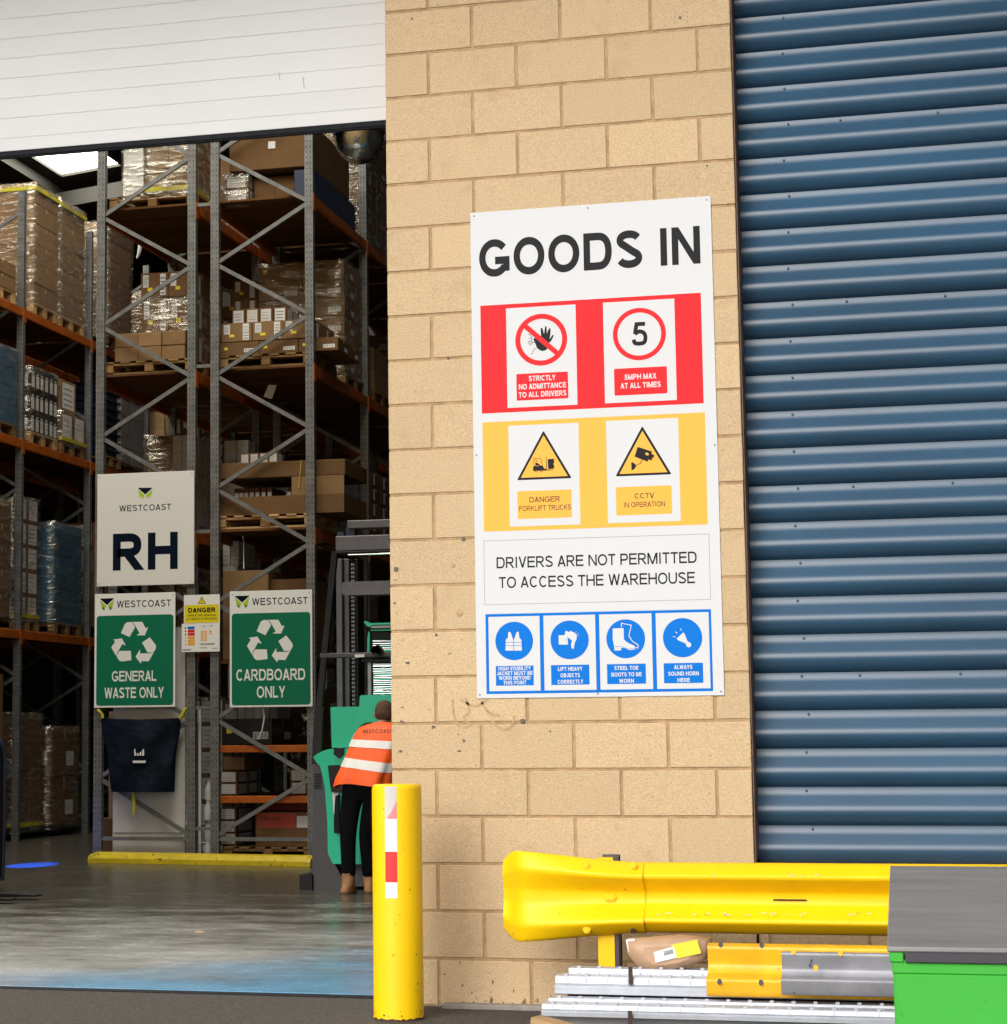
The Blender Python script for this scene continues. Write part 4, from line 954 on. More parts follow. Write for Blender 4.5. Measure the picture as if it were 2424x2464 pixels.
# ------------------------------------------------------------------ loads
bcache = {}
def carton_mesh(dx, dy, dz, m1, style=0):
    k = (round(dx, 3), round(dy, 3), round(dz, 3), m1, style)
    if k in bcache: return bcache[k]
    b = MB(); b.cbox(-dx/2, dx/2, -dy/2, dy/2, 0, dz, min(.006, dz*.06)); e = .0012
    def fq(x0, x1, z0, z1, mi): b.flat(rect(x0, x1, z0, z1), -dy/2-e, mi)
    def sq(y0, y1, z0, z1, mi): b.add([(dx/2+e, y0, z0), (dx/2+e, y1, z0), (dx/2+e, y1, z1), (dx/2+e, y0, z1)], [(0, 1, 2, 3)], mi)
    if style in (0, 1, 2): sq(-.025, .025, dz*.72, dz-.005, 2); b.add([(-.025, -dy/2, dz+e), (.025, -dy/2, dz+e), (.025, dy/2, dz+e), (-.025, dy/2, dz+e)], [(0, 1, 2, 3)], 2)
    if style == 1:                                             # tall white labels and a yellow dot
        fq(-dx*.42, -dx*.22, dz*.42, dz*.92, 1); fq(dx*.20, dx*.40, dz*.08, dz*.94, 1); fq(-dx*.25, -dx*.08, dz*.26, dz*.40, 3); sq(-dy*.3, -dy*.12, dz*.1, dz*.85, 1)
        for q in range(5): fq(-dx*.40, -dx*.25, dz*(.48+.08*q), dz*(.51+.08*q), 4); fq(dx*.22, dx*.38, dz*(.14+.15*q), dz*(.19+.15*q), 4)
    if style == 2:                                             # wide label low on the side
        fq(dx*.12, dx*.42, dz*.22, dz*.50, 1); fq(-dx*.40, -dx*.30, dz*.45, dz*.65, 3); sq(dy*.05, dy*.35, dz*.2, dz*.5, 1)
        for q in range(4): fq(dx*(.15+.065*q), dx*(.18+.065*q), dz*.27, dz*.45, 4)
    if style == 6: sq(-dy*.33, dy*.33, dz*.06, dz*.62, 1); sq(-dy*.20, dy*.20, dz*.66, dz*.74, 1); fq(-dx*.33, dx*.33, dz*.06, dz*.62, 1)
    if style == 3:                                             # label sheets covering the faces
        fq(-dx*.38, dx*.38, dz*.10, dz*.92, 1); sq(-dy*.38, dy*.38, dz*.1, dz*.92, 1)
        for q in range(4): fq(-dx*.30, dx*.25, dz*(.2+.17*q), dz*(.24+.17*q), 4); sq(-dy*.30, dy*.25, dz*(.2+.17*q), dz*(.24+.17*q), 4)
    bcache[k] = b.mesh('carton', [m1, 'paper_white', 'tape_brown', 'label_yellow', 'paper_print']); return bcache[k]
def pallet(label, x0, x1, y0, y1, z, mt='wood_pallet', along='x'):
    t = thing('pallet', label, 'pallet', ((x0+x1)/2, (y0+y1)/2, z), 'wooden pallets on the racks'); W_, D_ = x1-x0, y1-y0
    k = ('pal', round(W_, 2), round(D_, 2), mt)
    if k not in bcache:
        a = MB(); a.cbox(-.05, .05, -.06, .06, .022, .100, .004); b = MB(); b.cbox(-W_/2, W_/2, -.05, .05, 0, .022, .003); c = MB(); c.cbox(-.055, .055, -D_/2, D_/2, .122, .144, .003); d = MB(); d.cbox(-W_/2, W_/2, -.05, .05, .100, .122, .003)
        bcache[k] = [a.mesh('block', mt), b.mesh('bottom_board', mt), c.mesh('deck_board', mt), d.mesh('stringer_board', mt)]
    A, B, C, D = bcache[k]
    for j in (-1, 0, 1):
        y = j*(D_/2-.06)
        inst('bottom_board', B, t, (0, y, 0)); inst('stringer_board', D, t, (0, y, 0))
        for i in (-1, 0, 1): inst('block', A, t, (i*(W_/2-.052), y, 0))
    n = max(5, int(W_/.155))
    for i in range(n): inst('deck_board', C, t, (-W_/2+.055+(W_-.11)*i/(n-1), 0, 0))
    return t
def wrap_shell(x0, x1, y0, y1, z0, z1, jit=.018, n=7, skirt=.0):
    m = MB(); rings = []; nz_ = max(4, int((z1-z0)/.12)); rnd = random.Random(int(abs(x0*97+y0*31+z0*13)*10))
    base = [(x0, y0)]; per = []
    for (a, b), (c, d) in zip(((x0, y0), (x1, y0), (x1, y1), (x0, y1)), ((x1, y0), (x1, y1), (x0, y1), (x0, y0))):
        for k in range(n): per.append((a+(c-a)*k/n, b+(d-b)*k/n))
    cx, cy = (x0+x1)/2, (y0+y1)/2
    for i in range(nz_+1):
        t = i/nz_; z = z0+(z1-z0)*t; g = 1.0+.012*math.sin(9*t)
        if i == 0: g += skirt
        rings.append([(cx+(x-cx)*g+rnd.uniform(-jit, jit)*.5, cy+(y-cy)*g+rnd.uniform(-jit, jit)*.5, z+rnd.uniform(-jit, jit)*.4) for x, y in per])
    rings.append([(cx+(x-cx)*.8, cy+(y-cy)*.8, z1+.012) for x, y in per]); m.loft(rings, 0, False); return m
def load(label, x0, x1, y0, y1, z0, z1, nx, ny, nz, m1='cardboard', style=0, wrap=None, name='carton_stack', cat_='carton stack', grp='stacked cartons on the racks', tape=None, ragged=0):
    t = thing(name, label, cat_, ((x0+x1)/2, (y0+y1)/2, z0), grp); dx, dy, dz = (x1-x0)/nx, (y1-y0)/ny, (z1-z0)/nz
    me = carton_mesh(dx-.006, dy-.006, dz-.003, m1, style)
    for k in range(nz):
        for j in range(ny):
            for i in range(nx):
                if 0 < i < nx-1 and 0 < j < ny-1 and k < nz-1: continue
                if ragged and k == nz-1 and random.random() < ragged: continue
                inst('carton', me, t, ((i+.5)*dx-(x1-x0)/2+random.uniform(-.004, .004), (j+.5)*dy-(y1-y0)/2+random.uniform(-.004, .004), dz*k), (0, 0, random.uniform(-.008, .008)))
    if wrap: wrap_shell(x0-.015, x1+.015, y0-.015, y1+.015, z0-.06, z1+.01, skirt=.015).build('stretch_wrap', wrap, t)
    if tape:
        m = MB(); zt = z1-.10 if tape == 'top' else z0+.02
        m.box(x0-.019, x1+.019, y0-.019, y1+.019, zt, zt+.05); m.build('warning_tape', 'strap_yellow', t)
    return t
PH = .145
XA = -8.60
def za(u, v, X=XA): return at(u, v, 0, X).z
# --- left aisle rack, top level
pallet('pallet under the tallest wrapped load, nearest on the upper left beam', -9.62, XA, 15.28, 16.10, 6.85, 'wood_bright')
load('tall wrapped stack of brown cartons with yellow tape round the top, upper left corner', -9.62, XA, 15.30, 16.09, 6.85+PH, 8.61, 2, 1, 6, 'cardboard_pale', 0, 'stretch_film', tape='top')
pallet('pallet under the second tall wrapped load on the upper left beam', -9.62, XA, 16.15, 17.05, 6.85, 'wood_bright')
load('second tall wrapped stack of brown cartons with yellow tape, right of the tallest one', -9.62, XA, 16.14, 17.04, 6.85+PH, 8.60, 2, 1, 5, 'cardboard_pale', 0, 'stretch_film_heavy', tape='top')
pallet('pallet beyond the second upright on the upper left beam', -9.4, XA+.12, 17.55, 18.55, 6.85)
load('tall wrapped stack with a shining side, half behind the left rack end upright', -9.4, XA+.14, 17.55, 18.5, 6.85+PH, 8.62, 2, 1, 6, 'cardboard_pale', 0, 'stretch_film_heavy')
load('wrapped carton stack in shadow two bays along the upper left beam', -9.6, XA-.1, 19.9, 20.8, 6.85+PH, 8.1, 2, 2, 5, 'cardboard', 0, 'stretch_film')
pallet('small bright pallet at the left edge on the upper left beam', -9.6, XA, 13.85, 14.72, 6.85, 'wood_bright')
load('two low layers of pale cartons with hand holes on the pallet at the left edge', -9.6, XA+.01, 13.87, 14.70, 6.85+PH, 7.36, 2, 1, 2, 'cardboard_pale', 0)
# --- left aisle rack, second level
load('blue wrapped block of goods at the left edge, middle level', -9.6, XA, 13.7, 14.80, 5.13+PH, za(38, 665), 2, 1, 4, 'blue_wrap', 4, 'stretch_film')
pallet('pallet under the blue wrapped block at the left edge', -9.6, XA, 13.7, 14.80, 5.13)
pallet('light pallet under the black and white boxes on the middle left beam', -9.6, XA, 15.22, 16.12, 5.13, 'wood_bright')
zt = za(80, 700)
load('three wrapped tiers of black boxes with white labels on the middle left beam', -9.6, XA, 15.22, 16.12, 5.13+PH, zt, 4, 6, 3, 'black_plastic', 6, 'stretch_film')
pallet('pallet with yellow tape on the middle left beam beside the black and white boxes', -9.6, XA, 16.25, 17.1, 5.13)
load('wrapped brown cartons with label sheets, middle left beam', -9.6, XA, 16.25, 17.1, 5.13+PH, 5.13+PH+.42, 2, 2, 1, 'cardboard', 3, 'stretch_film', tape='bottom')
load('loose brown cartons stepped on top of the wrapped cartons, middle left beam', -9.5, XA-.02, 16.25, 16.80, 5.13+PH+.43, 5.13+PH+.86, 2, 1, 1, 'cardboard_pale', 3)
t = thing('crate_stack', 'stack of dark blue ribbed plastic crates seen through the left rack end', 'crate stack', (-8.95, 18.0, 5.13)); me = MB(); me.cbox(-.36, .36, -.28, .28, 0, .085, .01); me.cbox(-.40, .40, -.31, .31, .085, .115, .005); cm = me.mesh('crate', 'navy_plastic')
for k in range(9): inst('crate', cm, t, (random.uniform(-.008, .008), 0, .118*k+PH))
pallet('pallet under the dark blue crates', -9.4, -8.55, 17.65, 18.35, 5.13)
load('grey-green wrapped cartons behind the dark blue crates', -9.6, -8.62, 18.5, 19.4, 5.13+PH, 6.2, 2, 2, 4, 'galv_dull', 4, 'stretch_film')
t = thing('pallet_stack', 'empty pallets standing on edge beyond the dark blue crates', 'pallet stack', (-9, 20.3, 5.13)); me = MB()
for k in range(4): me.cbox(-.5, .5, .14*k-.3, .14*k-.27, 0, 1.1, .004)
me.build('pallet', 'wood_bright', t, local=True)
# --- left aisle rack, lower level
z3 = 2.68
pallet('pallet with yellow tape under the dusty wrapped brown load, lower left beam', -9.6, XA-.06, 14.98, 15.72, z3)
load('dusty wrapped brown cartons on the lower left beam', -9.6, XA-.08, 15.0, 15.70, z3+PH, za(88, 950, XA-.08), 2, 2, 5, 'cardboard', 3, 'stretch_film_heavy', tape='bottom')
load('wrapped brown cartons at the left edge, lower left beam', -9.6, XA-.02, 13.6, 14.7, z3+PH, za(30, 950, XA), 2, 2, 5, 'cardboard', 0, 'stretch_film_heavy')
pallet('pallet under the dark blue wrapped load, lower left beam', -9.5, XA, 16.08, 17.02, z3)
load('dark blue wrapped load of cartons on the lower left beam', -9.5, XA, 16.05, 17.02, z3+PH, za(140, 995), 2, 1, 6, 'blue_wrap', 4, 'stretch_film')
load('mixed cartons beyond the second upright, lower left beam', -9.5, XA, 17.5, 18.4, z3+PH, 4.3, 2, 2, 4, 'cardboard', 3)
# --- left aisle rack, floor
load('crumpled wrapped load standing on the floor by the left rack', -9.6, -8.7, 15.15, 15.95, .15, 1.62, 2, 2, 4, 'cardboard', 4, 'stretch_film_heavy', tape='bottom')
load('large dark brown carton with shiny top wrap on the floor by the left rack', -9.5, -8.66, 16.15, 17.05, .15, 1.45, 1, 1, 2, 'cardboard', 2, 'stretch_film')
load('grey stacked tubs on the floor behind the left rack', -10.9, -10.1, 15.4, 17.0, .15, 2.2, 2, 3, 5, 'galv_dull', 4)
load('brown cartons on the floor at the left edge', -9.6, -8.65, 13.4, 14.6, .15, 2.1, 2, 2, 4, 'cardboard', 0)
for k, (y0, y1, z_, h) in enumerate(((13.5, 14.6, 6.85, 1.2), (15.2, 16.3, 6.85, .9), (13.6, 14.6, 5.13, 1.1), (15.4, 16.2, 5.13, 1.3), (13.6, 14.7, 2.68, 1.5), (17.6, 18.6, 2.68, 1.4))):
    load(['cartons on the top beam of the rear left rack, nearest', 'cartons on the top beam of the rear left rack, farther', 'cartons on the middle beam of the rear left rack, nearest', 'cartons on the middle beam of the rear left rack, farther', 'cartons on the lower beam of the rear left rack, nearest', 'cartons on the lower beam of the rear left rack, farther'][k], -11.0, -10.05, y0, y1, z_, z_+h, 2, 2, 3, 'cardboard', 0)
# --- left rack of the double run (behind the RH sign)
def zf(v, Y=11.12, u=280): return at(u, v, 1, Y).z
def xf(u, Y=11.12, v=600): return at(u, v, 1, Y).x
pallet('pallet with a strip of yellow tape on the top deck of the RH rack', -5.90, -4.90, 11.12, 12.0, 7.02, 'wood_pallet')
load('silver wrapped carton on the top deck of the RH rack', xf(232, 11.15, 350), xf(271, 11.15, 350), 11.15, 11.9, 7.02+PH+.02, 7.95, 1, 1, 3, 'carton_white', 4, 'stretch_film_heavy')
load('brown wrapped cartons with yellow tape on the top deck of the RH rack', xf(273, 11.15, 350), xf(362, 11.15, 350), 11.15, 12.0, 7.02+PH+.02, 8.0, 2, 2, 3, 'cardboard_pale', 0, 'stretch_film_heavy', tape='bottom')
pallet('pallet with thick corner blocks on the middle deck of the RH rack', -5.93, -4.90, 11.08, 11.95, 5.19, 'wood_pallet')
zb_5 = 5.19+PH
load('three plain brown cartons side by side at the front of the RH rack, middle deck', xf(218), xf(352), 11.10, 11.55, zb_5, zf(628), 3, 1, 2, 'cardboard_pale', 5)
load('wrapped brown cartons with white labels behind the three plain ones', xf(268, 11.62), xf(372, 11.62), 11.62, 12.5, zb_5, at(300, 563, 1, 11.62).z, 2, 2, 2, 'cardboard', 1, 'stretch_film_heavy')
load('two brown cartons with tall white labels on top of the wrapped ones, RH rack', xf(265, 11.62), xf(371, 11.62), 11.62, 12.4, at(300, 562, 1, 11.62).z+.004, at(300, 514, 1, 11.62).z, 2, 2, 1, 'cardboard', 1)
load('wrapped brown load with a sloping side on the deck behind the RH sign', xf(274, 12.4, 850), xf(330, 12.4, 850), 12.4, 13.1, 3.47, at(300, 823, 1, 12.4).z, 1, 1, 2, 'cardboard', 4, 'stretch_film_heavy')
load('small white cartons on the deck behind the RH sign', xf(326, 12.3, 850), xf(362, 12.3, 850), 12.3, 13.1, 3.47, at(340, 822, 1, 12.3).z, 2, 3, 6, 'carton_white', 2)
load('brown cartons in the bay behind, middle deck of the RH rack', -5.9, -4.95, 13.5, 14.9, 5.19, 6.6, 2, 2, 4, 'cardboard', 1)
load('brown cartons in the bay behind, top deck of the RH rack', -5.9, -4.95, 13.5, 15.0, 7.03, 8.2, 2, 2, 3, 'cardboard', 0)
load('plain brown cartons beside the white panel, floor of the RH rack', xf(191, 11.3, 1560), xf(216, 11.3, 1560), 11.3, 11.8, .02, at(200, 1546, 1, 11.3).z, 1, 1, 2, 'cardboard', 5)
load('tall narrow brown carton behind the white panel', xf(204, 11.75, 1560), xf(222, 11.75, 1560), 11.75, 12.1, .02, at(210, 1345, 1, 11.75).z, 1, 1, 2, 'cardboard_pale', 5)
wp = thing('white_board', 'tall white board leaning inside the RH rack end below the signs', 'board', (-5.3, 11.14, .02))
m = MB(); p0 = at(215, 1600, 1, 11.12); p1 = at(352, 1600, 1, 11.12); m.cbox(p0.x, p1.x, 11.08, 11.12, .02, 2.45, .006); m.build('panel', 'panel_white', wp)
m = MB(); m.box(p0.x+.02, p1.x-.02, 11.07, 11.082, .30, .305); m.build('seam', 'ink_grey', wp)
def zg(v, Y=11.12): return at(520, v, 1, Y).z
# --- right rack of the double run
load('navy blue flat box along the aisle edge of the top deck above the cardboard sign', -3.80, -3.56, 11.14, 12.85, 7.03, 7.33, 1, 1, 1, 'navy_plastic', 4)
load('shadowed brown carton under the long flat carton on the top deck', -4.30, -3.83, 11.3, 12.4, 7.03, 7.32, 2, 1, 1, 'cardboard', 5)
load('long flat brown carton with a small white label, top deck above the cardboard sign', -4.52, -3.60, 11.14, 12.7, 7.36, 7.86, 1, 1, 1, 'cardboard', 4)
m = MB(); m.box(-4.08, -4.0, 11.134, 11.139, 7.58, 7.66); solo('box_label', m, 'paper_white', 'small white label on the long flat carton, top deck', 'label', (-4.04, 11.135, 7.6))
load('tall wrapped load at the end of the top deck next to the pier', -4.6, -3.6, 13.45, 14.5, 7.03, 9.4, 2, 2, 5, 'cardboard', 0, 'stretch_film_heavy')
pallet('worn pallet carrying labelled cartons on the middle deck above the cardboard sign', -4.62, -3.58, 11.08, 12.05, 5.19, 'wood_pallet')
zc = 5.19+PH
load('low layer of long brown cartons with small labels, middle deck', xf(417), xf(640), 11.10, 12.0, zc, zg(643), 3, 2, 1, 'cardboard', 2)
load('second layer of brown cartons with yellow dots, middle deck', xf(419), xf(596), 11.10, 11.9, zg(643)+.004, zg(606), 3, 2, 1, 'cardboard_pale', 1)
pallet('pallet beside the upright under the large wrapped carton stack', -4.62, -3.58, 12.42, 13.42, 5.19, 'wood_pallet')
load('large wrapped stack of wide brown cartons, middle deck next to the aisle', -4.60, -3.59, 12.42, 13.42, zc, 6.62, 2, 2, 6, 'cardboard_pale', 2, 'stretch_film')
load('labelled brown cartons left of the large wrapped stack', -4.9, -4.62, 12.42, 13.3, zc, 6.45, 1, 2, 5, 'cardboard', 1)
pallet('pallet beyond the second upright, middle deck next to the pier', -4.6, -3.58, 13.7, 14.6, 5.19)
load('small pale carton stack on the farther pallet, middle deck', -4.3, -3.59, 13.72, 14.4, zc, 5.85, 1, 1, 2, 'cardboard_pale', 5)
pallet('warm-coloured pallet on the lower deck above the cardboard sign', -4.64, -3.57, 11.06, 12.0, 3.47, 'wood_bright')
zd = 3.47+PH
tr = thing('carton_tray', 'open brown carton tray with lids and long box on the lower deck pallet', 'carton tray', (-4.1, 11.5, zd))
MB().box(xf(418), xf(650), 11.08, 11.10, zd, zg(938)).build('side', 'cardboard', tr); MB().box(xf(418), xf(650), 11.98, 12.0, zd, zg(938)).build('side', 'cardboard', tr); MB().box(xf(648), xf(650), 11.10, 11.98, zd, zg(938)).build('end', 'cardboard', tr); MB().box(xf(418)+.002, xf(650)-.002, 11.1, 11.98, zd, zd+.01).build('base', 'cardboard', tr)
MB().cbox(xf(418), xf(652), 11.09, 12.0, zg(903), zg(873), .008).build('top_carton', 'cardboard', tr); MB().box(xf(552), xf(650), 11.085, 11.095, zg(938), zg(903)).build('flap', 'cardboard_pale', tr)
sl_ = thing('carton_row', 'row of slim brown cartons with white ends inside the open tray', 'carton row', (-4.4, 11.25, zd))
me = MB(); me.cbox(-.026, .026, 0, .5, 0, .30, .003); me.flat(rect(-.022, .022, .17, .25), -.0012, 1); sm2 = me.mesh('carton', ['cardboard', 'paper_white', 'paper_print']); 
for k, u in enumerate((440, 449, 458, 468, 479, 490, 502, 530)): inst('carton', sm2, sl_, (xf(u)+4.4, 0, .01 if k < 7 else .01), (0, (0, .0, 0, .01, 0, .01, .0, .22)[k], 0))
ys_ = thing('strap', 'yellow strap hanging over the top carton of the open tray', 'strap', (xf(570), 11.07, zg(930)))
m = MB(); m.bar((xf(571), 11.07, zg(873)), (xf(566), 11.07, zg(925)), .006, .008, (0, -1, 0)); m.build('webbing', 'strap_yellow', ys_)
load('bulky wrapped goods beside the open tray, facing the aisle', -4.3, -3.60, 12.25, 13.0, 3.47, 4.15, 1, 1, 2, 'galv_dull', 4, 'stretch_film_heavy')
load('white cartons behind the open tray, lower deck', xf(424, 12.9, 850), xf(470, 12.9, 850), 12.9, 13.3, 3.5, at(440, 832, 1, 12.9).z, 2, 2, 5, 'carton_white', 2)
load('white cartons stacked below the lower deck, left of the wire rod', xf(420, 11.6), xf(450, 11.6), 11.6, 12.2, 2.60, at(430, 1022, 1, 11.6).z, 2, 2, 3, 'carton_white', 3)
load('wide brown carton under the lower deck, beside the white cartons', xf(420, 11.2), xf(506, 11.2), 11.2, 11.9, 2.10, at(460, 1078, 1, 11.2).z, 1, 1, 1, 'cardboard_pale', 5)
load('brown carton with yellow print under the lower deck, behind the cardboard sign', xf(509, 11.3), xf(588, 11.3), 11.3, 12.0, 2.10, at(545, 1094, 1, 11.3).z, 1, 1, 1, 'cardboard', 5)
m = MB(); m.box(-4.62, -3.58, 11.1, 13.1, 2.06, 2.095); solo('shelf_board', m, 'deck_wood', 'plain shelf board hidden behind the cardboard sign', 'shelf', (-4.1, 11.2, 2.06))
load('small mixed cartons standing on the long box over the open tray', xf(432), xf(505), 11.5, 11.9, zg(873)+.004, zg(873)+.16, 4, 2, 1, 'cardboard_pale', 3, ragged=.3)
load('stacked small cartons with labels above the second layer, middle deck', xf(425), xf(530), 11.35, 11.85, zg(606)+.004, zg(606)+.20, 4, 2, 1, 'cardboard', 3, ragged=.25)
load('clear wrapped cartons beside the upright on the top deck, right rack', -4.60, -4.32, 11.2, 12.3, 7.03, 7.34, 1, 3, 2, 'cardboard', 3, 'stretch_film_heavy')
load('tall cartons behind the large wrapped stack, middle deck', -4.95, -4.66, 13.5, 14.8, 5.2, 6.7, 1, 3, 6, 'cardboard', 1, 'stretch_film')
zs1, zs2 = 1.207, .687
load('black plastic tote on the upper picking shelf below the cardboard sign', xf(418, 11.4, 1390), xf(515, 11.4, 1390), 11.4, 12.2, zs1, zs1+.28, 1, 1, 1, 'black_plastic', 2)
load('row of pale slim cartons behind the black tote', xf(418, 12.3, 1390), xf(525, 12.3, 1390), 12.3, 12.8, zs1, zs1+.45, 7, 1, 1, 'carton_white', 5)
load('two small labelled cartons on the lower picking shelf, left end', xf(415, 11.3, 1470), xf(450, 11.3, 1470), 11.3, 12.0, zs2, zs2+.25, 1, 2, 2, 'cardboard', 3)
load('open brown carton on top of the two small labelled ones', xf(420, 11.35, 1470), xf(462, 11.35, 1470), 11.35, 12.1, zs2+.26, zs2+.40, 1, 1, 1, 'cardboard_pale', 5)
load('two small labelled cartons on the lower picking shelf, right end', xf(548, 11.4, 1470), xf(582, 11.4, 1470), 11.4, 12.0, zs2, zs2+.27, 1, 1, 2, 'cardboard_pale', 3)
load('labelled brown cartons on the floor pallet, left end', xf(414, 11.4, 1560), xf(448, 11.4, 1560), 11.4, 12.0, .16, .55, 1, 1, 3, 'cardboard', 3)
pallet('floor pallet inside the right rack end behind the yellow kerb', -4.60, -3.62, 11.15, 12.1, .01, 'wood_pallet')
rc = thing('carton', 'large brown carton with a red printed top band on the floor pallet', 'carton', (xf(536, 11.2, 1560), 11.5, .155), 'stacked cartons on the racks')
x0, x1 = xf(483, 11.18, 1560), xf(592, 11.18, 1560); z1 = at(536, 1535, 1, 11.18).z
MB().cbox(x0, x1, 11.18, 12.0, .155, z1, .006).build('carton_body', 'cardboard', rc)
m = MB(); zr = z1-.16; m.flat(rect(x0+.02, x1-.19, zr, z1-.012), 11.1788); m.build('red_band', 'carton_red', rc)
m = MB(); m.flat(rect(x1-.175, x1-.01, zr-.0, z1-.04), 11.1788); m.build('paper_label', 'paper_white', rc)
m = MB(); text(m, 'FRONT', x0+.06, x0+.27, z1-.085, .038, 11.1782, .2); 
for k in range(5): m.flat(rect(x1-.22+.035*k, x1-.20+.035*k, .20, .235), 11.1782)
m.build('print', 'ink_brown', rc)
m = MB(); m.cbox(x0-.02, x1, 11.5, 12.05, z1+.005, z1+.12, .006); solo('carton', m, 'carton_red', 'flat dark red carton on the shelf space above the red banded carton', 'carton', (x0, 11.5, z1), 'stacked cartons on the racks')
bt_ = thing('bottle_stack', 'column of white plastic bottles between the two rack ends', 'bottles', (-4.76, 11.25, .02))
bm2 = MB(); bm2.tube([(0, 0, 0), (0, 0, .13), (0, 0, .15), (0, 0, .17), (0, 0, .20)], [.045, .045, .03, .018, .018], 12); bme2 = bm2.mesh('bottle', 'carton_white')
for k in range(4):
    for i in range(2): inst('bottle', bme2, bt_, (-.04+.09*i, .03*k % .05, .205*k))
pm = MB(); pm.tube([(-4.852, 11.14, .02), (-4.852, 11.14, 1.62)], .018, 8); solo('white_pole', pm, 'paper_white', 'thin white pole standing beside the inner upright of the RH rack', 'pole', (-4.85, 11.14, .02))
rm = MB(); q = [at(u, v, 1, 11.5) for u, v in ((455, 1010), (459, 1012), (461, 1025), (461, 1075))]; rm.tube([tuple(p) for p in q], .012, 8); solo('wire_rod', rm, 'chrome', 'bright bent metal rod beside the white cartons under the lower deck', 'rod', tuple(q[-1]))
fs_ = MB(); q = [at(u, v, 1, 11.0) for u, v in ((497, 1337), (500, 1355), (496, 1380), (487, 1398))]; fs_.tube([tuple(p) for p in q], [.012, .010, .008, .004], 6); solo('hanging_film', fs_, 'paper_white', 'twisted strip of clear film hanging under the cardboard sign', 'film strip', tuple(q[0]))
for i, (u, v, r) in enumerate(((578, 1355, .05), (573, 1385, .045), (560, 1425, .06))):
    p = at(u, v, 1, 12.0); m = MB(); rings = []
    for k in range(7):
        t_ = PI*k/6; rings.append([(p.x+r*1.0*math.sin(t_+.05)*math.cos(a)*random.uniform(.7, 1.2), p.y+r*math.sin(t_+.05)*math.sin(a)*random.uniform(.7, 1.2), p.z+r*1.5*math.cos(t_)) for a in [2*PI*j/8 for j in range(8)]])
    m.loft(rings, 0, True, True, False); solo('film_bundle', m, 'chrome', ['topmost shiny foil scrap on the upper picking shelf', 'middle shiny foil scrap at the upper picking shelf edge', 'lowest shiny foil scrap under the upper picking shelf'][i], 'foil scrap', (p.x, p.y, p.z), 'shiny scraps on the picking shelves')
for i, (x0, x1, y0, y1, z_, h, n_) in enumerate(((-4.6, -3.6, 13.6, 15.0, 3.47, .9, 3), (-4.6, -3.6, 15.8, 17.4, 5.19, 1.2, 3), (-4.6, -3.6, 15.8, 17.2, 7.03, 1.3, 3), (-5.9, -4.9, 15.8, 17.2, 5.19, 1.4, 3), (-4.6, -3.7, 13.6, 15, .02, 1.8, 4), (-5.9, -4.95, 12.3, 13.1, .02, 1.7, 4), (-9.6, -8.65, 22.1, 23.5, 5.14, 1.3, 3), (-9.6, -8.65, 22.1, 23.5, 2.69, 1.5, 4), (-5.9, -4.9, 13.5, 15, 3.47, .8, 2))):
    load(['cartons in the second bay of the right rack, lower deck', 'cartons in the third bay of the right rack, middle deck', 'cartons in the third bay of the right rack, top deck', 'cartons in the third bay of the RH rack, middle deck', 'dark carton stack on the floor in the second bay of the right rack', 'dark carton stack on the floor behind the white board', 'cartons far down the left aisle, middle level', 'cartons far down the left aisle, lower level', 'low cartons in the second bay of the RH rack, lower deck'][i], x0, x1, y0, y1, z_, z_+h, 3, 3, n_+2, ('cardboard', 'cardboard_pale', 'carton_white')[(0, 1, 0, 0, 1, 0, 0, 1, 2)[i]], (1, 2, 3)[i % 3], 'stretch_film' if i % 2 else None, ragged=.35)
# kerb guard
kg = thing('rack_guard', 'long yellow steel kerb guard on the floor in front of the rack ends', 'rack guard', (-4.75, 10.6, 0))
a, b2 = at(165, 1632, 2, 0), at(585, 1640, 2, 0); m = MB(); d = (b2-a).normalized(); nrm = Vector((-d.y, d.x, 0))
prof = [(0, 0), (0, .055), (.03, .105), (.12, .115), (.16, .10), (.18, 0)]; rings = []
for s_, t_ in ((0, .82), (.06, 1), ((b2-a).length-.04, 1), ((b2-a).length, .82)): rings.append([tuple(a+d*s_+nrm*(y+.01*(1-t_)*5)+Vector((0, 0, z*t_))) for y, z in prof])
m.loft(rings, 0, True, True, False); m.build('kerb', 'kerb_yellow', kg)
# ------------------------------------------------------------------ dark refuse bag hanging under the general waste sign
bagt = thing('waste_sack', 'dark navy sack hung by yellow cords below the general waste sign', 'sack', (-5.44, 10.94, .72))
bp_ = [(190, 1357), (230, 1361), (285, 1362), (342, 1357), (340, 1385), (334, 1410), (331, 1450), (329, 1494), (300, 1500), (250, 1498), (213, 1496), (208, 1450), (200, 1410), (193, 1385)]
rows = []
L_ = [(190, 1357), (193, 1385), (200, 1410), (205, 1440), (208, 1465), (212, 1497)]; Rr = [(342, 1357), (340, 1385), (334, 1410), (332, 1440), (331, 1465), (329, 1497)]
for i in range(6):
    row = []
    for k in range(13):
        t_ = k/12; random.seed(i*31+k); u = L_[i][0]+(Rr[i][0]-L_[i][0])*t_; v = L_[i][1]+(Rr[i][1]-L_[i][1])*t_+(5*math.sin(PI*t_) if i < 2 else 3*math.sin(PI*t_)*(i < 4)); p = at(u, v, 1, 10.9)
        row.append((p.x, 10.88-.06*math.sin(PI*t_)-.025*math.sin(9*t_+i*1.7)-random.uniform(0, .035)*(i > 0), p.z))
    rows.append(row+[(x, 10.945, z) for x, y, z in reversed(row)])
m = MB(); m.loft(rows); so_ = m.build('sack', 'cloth_navy', bagt); ss_ = so_.modifiers.new('s', 'SUBSURF'); ss_.levels = ss_.render_levels = 2
m = MB()
